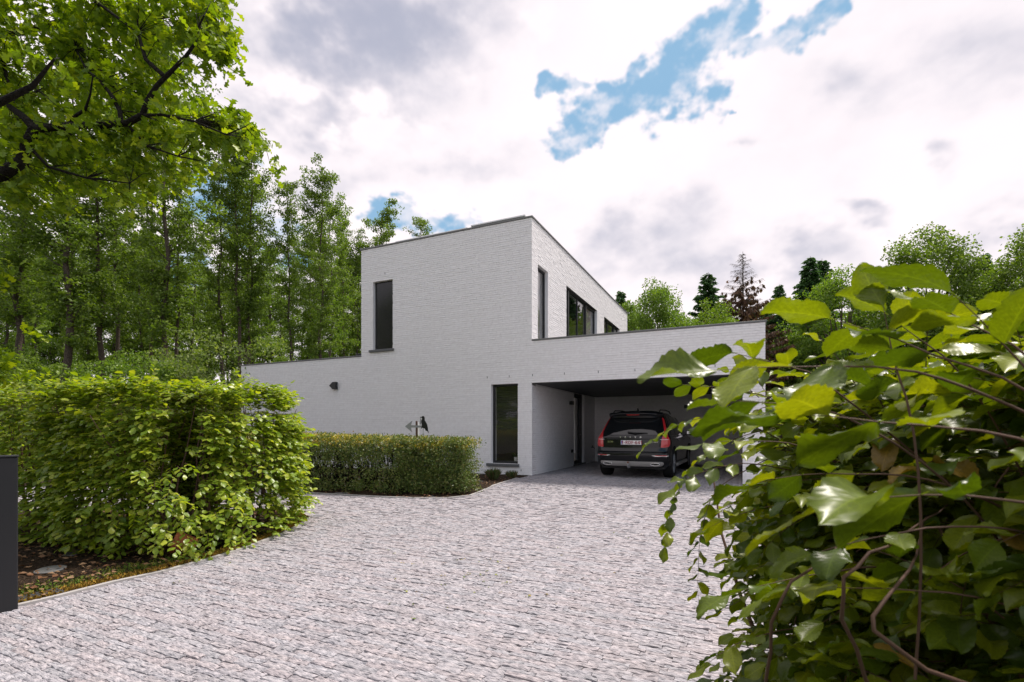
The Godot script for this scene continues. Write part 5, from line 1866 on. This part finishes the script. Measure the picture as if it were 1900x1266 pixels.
	build(rear_patch([[1.0, -0.62, 0.62], [1.012, -0.64, 0.64], [1.02, -0.64, 0.64]], 0.018, 12), "grip_ledge", M.car_trim, c)
	var word := "VOLVO"
	for k in 5:
		var xx := (k - 2) * 0.128
		lettering(word[k], 0.042, 0.006, M.chrome, c, Vector3(xx - 0.02, 1.058, car_z(xx, 1.058) + 0.008), "badge_letter", -6.0, true)
	lettering("XC90", 0.045, 0.005, M.chrome, c, Vector3(-0.545, 0.935, car_z(0.545, 0.935) + 0.008), "model_badge", 0.0, true)
	lettering("T8 AWD", 0.038, 0.005, M.chrome, c, Vector3(0.575, 0.935, car_z(0.575, 0.935) + 0.008), "model_badge", 0.0, true)
	# flanks: windows with bright line, door seams, handles, mirrors, rails
	for s in [-1.0, 1.0]:
		var w := [[-0.62, -1.32, -0.98, -1.30], [-1.40, -2.36, -1.38, -2.30], [-2.46, -3.42, -2.40, -2.78]]
		for q in w:
			var rr := []
			for k in 6:
				var t := k / 5.0
				rr.append([lerpf(1.11, 1.60, t), lerpf(q[0], q[2], t * t * 0.5 + t * 0.5), lerpf(q[1], q[3], t)])
			build(side_patch(rr, 0.006, s), "side_window", M.car_glass, c)
		build(side_patch([[1.085, -0.50, -3.5], [1.1, -0.52, -3.48]], 0.010, s, 14), "window_line", M.chrome, c)
		for z in [-1.36, -2.41, -3.42]:
			build(side_patch([[0.36, z, z - 0.008], [0.7, z, z - 0.008], [1.08, z, z - 0.008]], 0.004, s, 1), "door_seam", M.black_paint, c)
		for z in [-1.55, -2.62]:
			var hd := MB.new()
			hd.cbox(Vector3(s * 0.955 - 0.02, 0.955, z - 0.12), Vector3(s * 0.955 + 0.02, 0.985, z + 0.10), 0.008)
			build(hd, "door_handle", M.car_paint, c)
		var mr := Node3D.new()
		mr.name = "mirror"
		c.add_child(mr, true)
		var ms := MB.new()
		ms.lathe([[0.0, -0.13], [0.06, -0.12], [0.085, -0.06], [0.085, 0.05], [0.06, 0.11], [0.0, 0.12]], Transform3D(Basis(Vector3(0, 0, 1), PI / 2).scaled(Vector3(1, 1, 1)), Vector3(s * 1.07, 1.16, -3.18)), 14)
		ms.cbox(Vector3(s * 0.98 - 0.06, 1.08, -3.2), Vector3(s * 0.98 + 0.06, 1.12, -3.14), 0.01)
		build(ms, "housing", M.car_trim, mr)
		var gl := MB.new()
		gl.cbox(Vector3(s * 1.07 - 0.095, 1.105, -3.12), Vector3(s * 1.07 + 0.095, 1.215, -3.09), 0.012)
		build(gl, "mirror_glass", M.chrome, mr)
		var rail := MB.new()
		rail.tube([Vector3(s * 0.60, 1.70, -0.62), Vector3(s * 0.60, 1.765, -0.80), Vector3(s * 0.60, 1.785, -1.6), Vector3(s * 0.60, 1.765, -2.25), Vector3(s * 0.60, 1.70, -2.45)], [0.014, 0.016, 0.016, 0.016, 0.014], 8, true)
		build(rail, "roof_rail", M.car_trim, c)
		var sill := MB.new()
		sill.cbox(Vector3(s * 0.92 - 0.05, 0.27, -3.35), Vector3(s * 0.92 + 0.05, 0.36, -1.35), 0.015)
		build(sill, "side_sill", M.silver, c)
		for z in wheels:
			var wn := Node3D.new()
			wn.name = "wheel"
			c.add_child(wn, true)
			var x := Transform3D(Basis(Vector3(0, 0, 1), -PI / 2 * s), Vector3(s * 0.70, wr, z))
			var ty := MB.new()
			ty.lathe([[0.25, 0.0], [0.355, 0.0], [wr - 0.004, 0.03], [wr, 0.06], [wr, 0.19], [wr - 0.006, 0.225], [0.35, 0.245], [0.27, 0.25], [0.262, 0.235]], x, 36)
			build(ty, "tyre", M.tyre, wn)
			var rim := MB.new()
			rim.lathe([[0.262, 0.236], [0.25, 0.23], [0.24, 0.18], [0.235, 0.1]], x, 30)
			rim.lathe([[0.06, 0.2], [0.04, 0.215], [0.0, 0.218]], x, 12)
			for k in 5:
				for e in [-0.16, 0.16]:
					var a: float = TAU * k / 5.0 + e
					var b: float = TAU * k / 5.0 + e * 0.5
					rim.tube([x * Vector3(0.05 * cos(b), 0.205, 0.05 * sin(b)), x * Vector3(0.15 * cos((a + b) / 2), 0.215, 0.15 * sin((a + b) / 2)), x * Vector3(0.25 * cos(a), 0.222, 0.25 * sin(a))], [0.022, 0.02, 0.022], 6)
			build(rim, "rim", M.galvanised, wn)
			var disc := MB.new()
			disc.lathe([[0.24, 0.1], [0.0, 0.1]], x, 24)
			build(disc, "brake_disc", M.car_trim, wn)
			var lip := MB.new()
			var pts := []
			var rad := []
			for k in 25:
				var a := lerpf(-0.10, PI + 0.10, k / 24.0)
				var yy := wr + 0.435 * sin(a)
				pts.append(Vector3(s * (car_w(yy) - 0.008), yy, z + 0.435 * cos(a)))
				rad.append(0.026)
			lip.tube(pts, rad, 6)
			build(lip, "arch_trim", M.car_trim, c)
	var fin := MB.new()
	fin.prism(PackedVector2Array([Vector2(0.0, 0.0), Vector2(0.16, 0.0), Vector2(0.03, 0.07), Vector2(0.0, 0.06)]), -0.012, 0.012, Transform3D(Basis(Vector3.UP, PI / 2), Vector3(0, 1.755, -0.85)))
	build(fin, "roof_antenna", M.car_trim, c)

# ------------------------------------------------------------------ small things
func make_details() -> void:
	var r := RandomNumberGenerator.new()
	r.seed = 818
	var hx := func(x: float, y: float, s: float) -> Vector3:
		return house_x * Vector3(x, y, -s)
	# dark steel post at the entrance
	var gp := base("gate_post", Vector3(-3.73, 0, -3.30), 46.0, "dark grey flat steel post at the edge of the hedge bed", "post")
	slab(gp, "plate", M.anthracite, Vector3(-0.60, -0.05, -0.06), Vector3(0.298, 1.07, 0.06), 0.006)
	slab(gp, "cap", M.anthracite_matt, Vector3(-0.605, 1.071, -0.065), Vector3(0.303, 1.083, 0.065), 0.003)
	var ks := MB.new()
	ks.cbox(Vector3(-0.2, -0.06, -0.07), Vector3(0.2, 0.028, 0.07), 0.012, Transform3D(Basis(Vector3.UP, deg_to_rad(62)), Vector3(-3.60, 0, -3.66)))
	tag(build(ks, "kerb_stone", M.anthracite_matt), "dark kerb stone lying beside the steel post", "kerb stone")
	# metal lid in the bed
	var lid := MB.new()
	lid.lathe([[0.0, 0.022], [0.10, 0.022], [0.11, 0.018], [0.11, -0.02]], Transform3D(Basis(Vector3.RIGHT, 0.06), Vector3(-4.12, 0.0, -4.4)), 28)
	lid.lathe([[0.03, 0.024], [0.02, 0.028], [0.0, 0.028]], Transform3D(Basis(Vector3.RIGHT, 0.06), Vector3(-4.12, 0.0, -4.4)), 12)
	tag(build(lid, "inspection_cover", M.coping_metal), "round grey metal lid half buried in the hedge bed", "cover")
	# clay pot in the hedge
	var pot := MB.new()
	pot.lathe([[0.0, 0.0], [0.07, 0.0], [0.10, 0.15], [0.115, 0.15], [0.118, 0.185], [0.10, 0.185], [0.09, 0.12], [0.0, 0.1]], Transform3D(Basis(Vector3(0.4, 0, 1).normalized(), 1.25), Vector3(-3.20, 0.09, -4.98)), 24)
	tag(build(pot, "clay_pot", M.terracotta), "terracotta pot lying under the beech hedge", "pot")
	# wall lamp: dark wedge, and a small sensor
	var wl := base("wall_lamp", hx.call(-7.09, 2.70, 0.0), HOUSE_TURN, "dark wedge-shaped lamp on the low wing's white wall", "lamp")
	var wd := MB.new()
	wd.prism(PackedVector2Array([Vector2(-0.14, 0.0), Vector2(0.0, 0.12), Vector2(0.13, 0.12), Vector2(0.13, -0.12), Vector2(0.0, -0.12)]), 0.004, 0.11)
	build(wd, "housing", M.anthracite, wl)
	slab(wl, "mount", M.anthracite_matt, Vector3(-0.05, -0.08, -0.012), Vector3(0.10, 0.08, 0.004))
	var sn := base("motion_sensor", hx.call(-9.97, 2.73, 0.0), HOUSE_TURN, "small grey round sensor on the low wing's white wall", "sensor")
	var sb := MB.new()
	sb.lathe([[0.055, -0.012], [0.055, 0.03], [0.045, 0.05], [0.025, 0.07], [0.0, 0.075]], Transform3D(Basis(Vector3.RIGHT, PI / 2), Vector3.ZERO), 16)
	build(sb, "housing", M.galvanised, sn)
	# lamps in the carport
	for q in [[Vector3(3.4, 2.07, -6.40), 0.0, "black box lamp on the carport's rear wall"], [Vector3(0.0, 2.13, -3.3), 90.0, "black box lamp beside the carport door"]]:
		var bl := base("box_lamp", house_x * q[0], HOUSE_TURN + q[1], q[2], "lamp", "box lamps in the carport")
		slab(bl, "housing", M.anthracite, Vector3(-0.10, -0.06, 0.012), Vector3(0.10, 0.06, 0.11), 0.004)
		slab(bl, "mount", M.anthracite_matt, Vector3(-0.07, -0.04, -0.012), Vector3(0.07, 0.04, 0.012))
	var tap := base("garden_tap", hx.call(0.0, 0.57, 5.86), HOUSE_TURN + 90.0, "small metal tap low on the carport wall past the door", "tap")
	var tm := MB.new()
	tm.tube([Vector3(0, 0, -0.01), Vector3(0, 0, 0.08), Vector3(0, -0.02, 0.12), Vector3(0, -0.07, 0.125)], [0.014, 0.014, 0.014, 0.012], 8, true)
	build(tm, "spout", M.anthracite, tap)
	var th := MB.new()
	th.tube([Vector3(0, 0.01, 0.06), Vector3(0, 0.05, 0.06), Vector3(-0.06, 0.055, 0.06)], [0.01, 0.01, 0.012], 8, true)
	build(th, "handle", M.anthracite, tap)
	var so := base("power_socket", hx.call(0.0, 0.53, 3.45), HOUSE_TURN + 90.0, "dark socket box low beside the carport door", "socket")
	slab(so, "box", M.anthracite, Vector3(-0.04, -0.055, -0.012), Vector3(0.04, 0.055, 0.05), 0.006)
	slab(so, "cover", M.anthracite_matt, Vector3(-0.035, -0.02, 0.05), Vector3(0.035, 0.05, 0.058), 0.004)
	# flue and solar panels on the roofs
	var fl := base("roof_flue", hx.call(-7.0, 3.42, 1.1), HOUSE_TURN, "short black flue on the low wing's flat roof", "flue")
	var fp := MB.new()
	fp.lathe([[0.10, 0.0], [0.10, 0.36], [0.0, 0.36]], Transform3D(), 18)
	build(fp, "pipe", M.anthracite_matt, fl)
	var fc := MB.new()
	fc.lathe([[0.0, 0.38], [0.15, 0.40], [0.15, 0.47], [0.0, 0.50]], Transform3D(), 18)
	build(fc, "cowl", M.anthracite_matt, fl)
	var labels := ["solar panel on the upper roof beside the house corner", "lower solar panel on the upper roof further from the corner"]
	for k in 2:
		var p := base("solar_panel", hx.call([-1.12, -3.4][k], [7.085, 7.045][k], 0.62), HOUSE_TURN, labels[k], "solar panel", "solar panels on the upper roof")
		var x := Transform3D(Basis(Vector3.RIGHT, deg_to_rad(-9)), Vector3.ZERO)
		slab(p, "rim", M.panel_edge, Vector3([-0.86, -1.3][k], 0.0, -0.5), Vector3([0.86, 1.3][k], 0.04, 0.5), 0.003, x)
		slab(p, "cells", M.solar_cell, Vector3([-0.83, -1.27][k], 0.0402, -0.47), Vector3([0.83, 1.27][k], 0.043, 0.47), 0.0, x)
		for e in [-0.6, 0.6]:
			slab(p, "support", M.galvanised, Vector3(e - 0.02, -0.26, -0.45), Vector3(e + 0.02, -0.08, 0.4))
	# cut-out bird on an arrow board in the hedge
	var bx := px(765, 0, 10.0)
	var sg := base("bird_ornament", Vector3(bx.x, 0, -10.05), -12.0, "black cut-out bird perched on a pale wooden arrow above the low hedge", "garden ornament")
	slab(sg, "post", M.twig, Vector3(0.05, -0.05, -0.05), Vector3(0.085, 1.36, -0.02), 0.004)
	slab(sg, "upright", M.white_paint, Vector3(0.095, 0.0, -0.05), Vector3(0.115, 1.33, -0.02), 0.003)
	sg.position.y = 0.07
	var ar := MB.new()
	ar.prism(PackedVector2Array([Vector2(-0.17, 1.25), Vector2(-0.015, 1.365), Vector2(-0.045, 1.275), Vector2(0.20, 1.265), Vector2(0.25, 1.29), Vector2(0.25, 1.215), Vector2(0.20, 1.225), Vector2(-0.045, 1.225), Vector2(-0.015, 1.13)]), -0.018, 0.004)
	build(ar, "arrow_board", M.galvanised, sg)
	var bd := MB.new()
	bd.prism(PackedVector2Array([Vector2(0.165, 1.425), Vector2(0.17, 1.445), Vector2(0.20, 1.44), Vector2(0.21, 1.455), Vector2(0.232, 1.46), Vector2(0.255, 1.445), Vector2(0.262, 1.415), Vector2(0.262, 1.375), Vector2(0.29, 1.33), Vector2(0.315, 1.285), Vector2(0.328, 1.22), Vector2(0.335, 1.165), Vector2(0.352, 1.12), Vector2(0.345, 1.115), Vector2(0.322, 1.155), Vector2(0.29, 1.16), Vector2(0.27, 1.205), Vector2(0.235, 1.215), Vector2(0.205, 1.22), Vector2(0.185, 1.20), Vector2(0.205, 1.26), Vector2(0.195, 1.34), Vector2(0.195, 1.37), Vector2(0.21, 1.40), Vector2(0.205, 1.42), Vector2(0.18, 1.425)]), 0.006, 0.026)
	build(bd, "bird", M.black_paint, sg)
	slab(sg, "bird_leg", M.galvanised, Vector3(0.225, 1.10, 0.008), Vector3(0.235, 1.215, 0.018))
	var tf := MB.new()
	tf.prism(PackedVector2Array([Vector2(0.155, 1.30), Vector2(0.165, 1.41), Vector2(0.185, 1.42), Vector2(0.19, 1.33), Vector2(0.175, 1.28)]), 0.0065, 0.02)
	build(tf, "bird_bib", M.galvanised, sg)
	# white planter behind the tall window
	var pp := base("plant_pot", hx.call(-0.62, 0.34, 0.36), HOUSE_TURN, "white pot with leafy plant on the sill inside the tall window", "pot")
	var pb := MB.new()
	pb.lathe([[0.0, 0.0], [0.06, 0.0], [0.075, 0.13], [0.065, 0.13], [0.055, 0.1], [0.0, 0.1]], Transform3D(), 20)
	build(pb, "pot", M.white_paint, pp)
	slab(pp, "stand", M.plaster, Vector3(-0.6, -0.04, -0.10), Vector3(0.25, -0.002, 0.08))
	var pl := MB.new()
	for k in 46:
		var a := r.randf() * TAU
		var d := Vector3(cos(a), r.randf_range(0.2, 1.4), sin(a)).normalized()
		pl.stamp(T.bit[k % 3], Transform3D(leaf_basis(d, (Vector3.UP + rv(r) * 0.4).normalized(), r.randf_range(0.05, 0.1)), Vector3(0, 0.11, 0) + d * r.randf_range(0.02, 0.14)), Color(0.05, 0.10, 0.03))
	build(pl, "leaves", M.privet_leaf, pp)
	# grass tufts by the wall
	for q in [[915, 886, 12.3, 0.30, "larger grass tuft on the soil under the tall window"], [950, 884, 12.75, 0.2, "smaller grass tuft by the house corner"]]:
		var g := MB.new()
		for k in 220:
			var a := r.randf() * TAU
			var d := Vector3(cos(a) * r.randf() * 0.8, 1.0, sin(a) * r.randf() * 0.8).normalized()
			g.stamp(T.blade[0], Transform3D(leaf_basis(d, rv(r).normalized(), q[3] * r.randf_range(0.6, 1.1)), Vector3(cos(a), 0, sin(a)) * r.randf() * 0.09), [Color(0.06, 0.10, 0.03), Color(0.10, 0.13, 0.05), Color(0.16, 0.12, 0.06)][r.randi() % 3])
		var o := base("grass_tuft", Vector3(px(q[0], 0, q[2]).x, 0.0, -q[2]), 0.0, q[4], "grass tuft", "grass tufts by the wall")
		build(g, "blades", M.litter, o)
	# moss and clippings on the beds
	var bed_poly := PackedVector2Array()
	for p in BED:
		bed_poly.append(Vector2(p[0], p[1]))
	var isl := PackedVector2Array()
	for p in ISLAND:
		isl.append(Vector2(p[0], p[1]))
	var lt := MB.new()
	for k in 5200:
		var p := Vector2(r.randf_range(-6.5, -2.7), r.randf_range(3.2, 7.8)) if k < 3600 else Vector2(r.randf_range(-4.5, 0.4), r.randf_range(9.0, 13.0))
		if not Geometry2D.is_point_in_polygon(p, bed_poly if k < 3600 else isl):
			continue
		var a := r.randf() * TAU
		lt.stamp(T.bit[r.randi() % 3], Transform3D(leaf_basis(Vector3(cos(a), r.randf_range(-0.2, 0.4), sin(a)).normalized(), (Vector3.UP + rv(r) * 0.5).normalized(), r.randf_range(0.025, 0.065)), Vector3(p.x, r.randf_range(0.0, 0.035), -p.y)), [Color(0.15, 0.075, 0.04), Color(0.20, 0.12, 0.07), Color(0.10, 0.055, 0.03), Color(0.26, 0.17, 0.10)][r.randi() % 4])
	tag(build(lt, "leaf_litter", M.litter), "brown fallen leaves on the soil of the beds", "leaf litter", "", "stuff")
	var ms := MB.new()
	for k in 9000:
		var t := r.randf() * 10.0
		var i := 1 + int(t)
		var a := Vector2(BED[i][0], BED[i][1]).lerp(Vector2(BED[i + 1][0], BED[i + 1][1]), t - int(t))
		var dir := (Vector2(BED[i + 1][0], BED[i + 1][1]) - Vector2(BED[i][0], BED[i][1])).normalized()
		var inn := Vector2(-dir.y, dir.x)
		var w := r.randf() * r.randf() * (0.55 if i < 5 else 0.2) + 0.03
		var p := a + inn * w
		if not Geometry2D.is_point_in_polygon(p, bed_poly):
			p = a - inn * w
		var d := (Vector3.UP * 0.7 + rv(r)).normalized()
		ms.stamp(T.bit[0], Transform3D(leaf_basis(d, rv(r).normalized(), r.randf_range(0.012, 0.035)), Vector3(p.x, r.randf_range(0.0, 0.02), -p.y)), ([Color(0.30, 0.19, 0.035), Color(0.24, 0.17, 0.03), Color(0.20, 0.12, 0.03)] if w < 0.16 else [Color(0.08, 0.13, 0.02), Color(0.11, 0.15, 0.03), Color(0.16, 0.15, 0.03)])[r.randi() % 3])
	tag(build(ms, "moss", M.litter), "orange and green moss along the edging of the hedge bed", "moss", "", "stuff")
	var fb := MB.new()
	for k in 70:
		var p := Vector2(r.randfn(-0.25, 0.5), r.randfn(4.3, 0.55)) if k < 46 else Vector2(r.randf_range(-3.0, 1.6), r.randf_range(2.9, 9.0))
		for e in 1 + r.randi() % 3:
			var a := r.randf() * TAU
			fb.stamp(T.bit[e % 3], Transform3D(leaf_basis(Vector3(cos(a), 0.15, sin(a)).normalized(), (Vector3.UP + rv(r) * 0.5).normalized(), r.randf_range(0.012, 0.032)), Vector3(p.x, 0.008, -p.y) + rv(r) * Vector3(0.02, 0.003, 0.02)), [Color(0.22, 0.24, 0.04), Color(0.10, 0.15, 0.03), Color(0.28, 0.22, 0.08), Color(0.12, 0.08, 0.05)][r.randi() % 4])
	tag(build(fb, "fallen_leaves", M.litter), "scattered leaf scraps on the split stone drive", "leaf litter", "", "stuff")
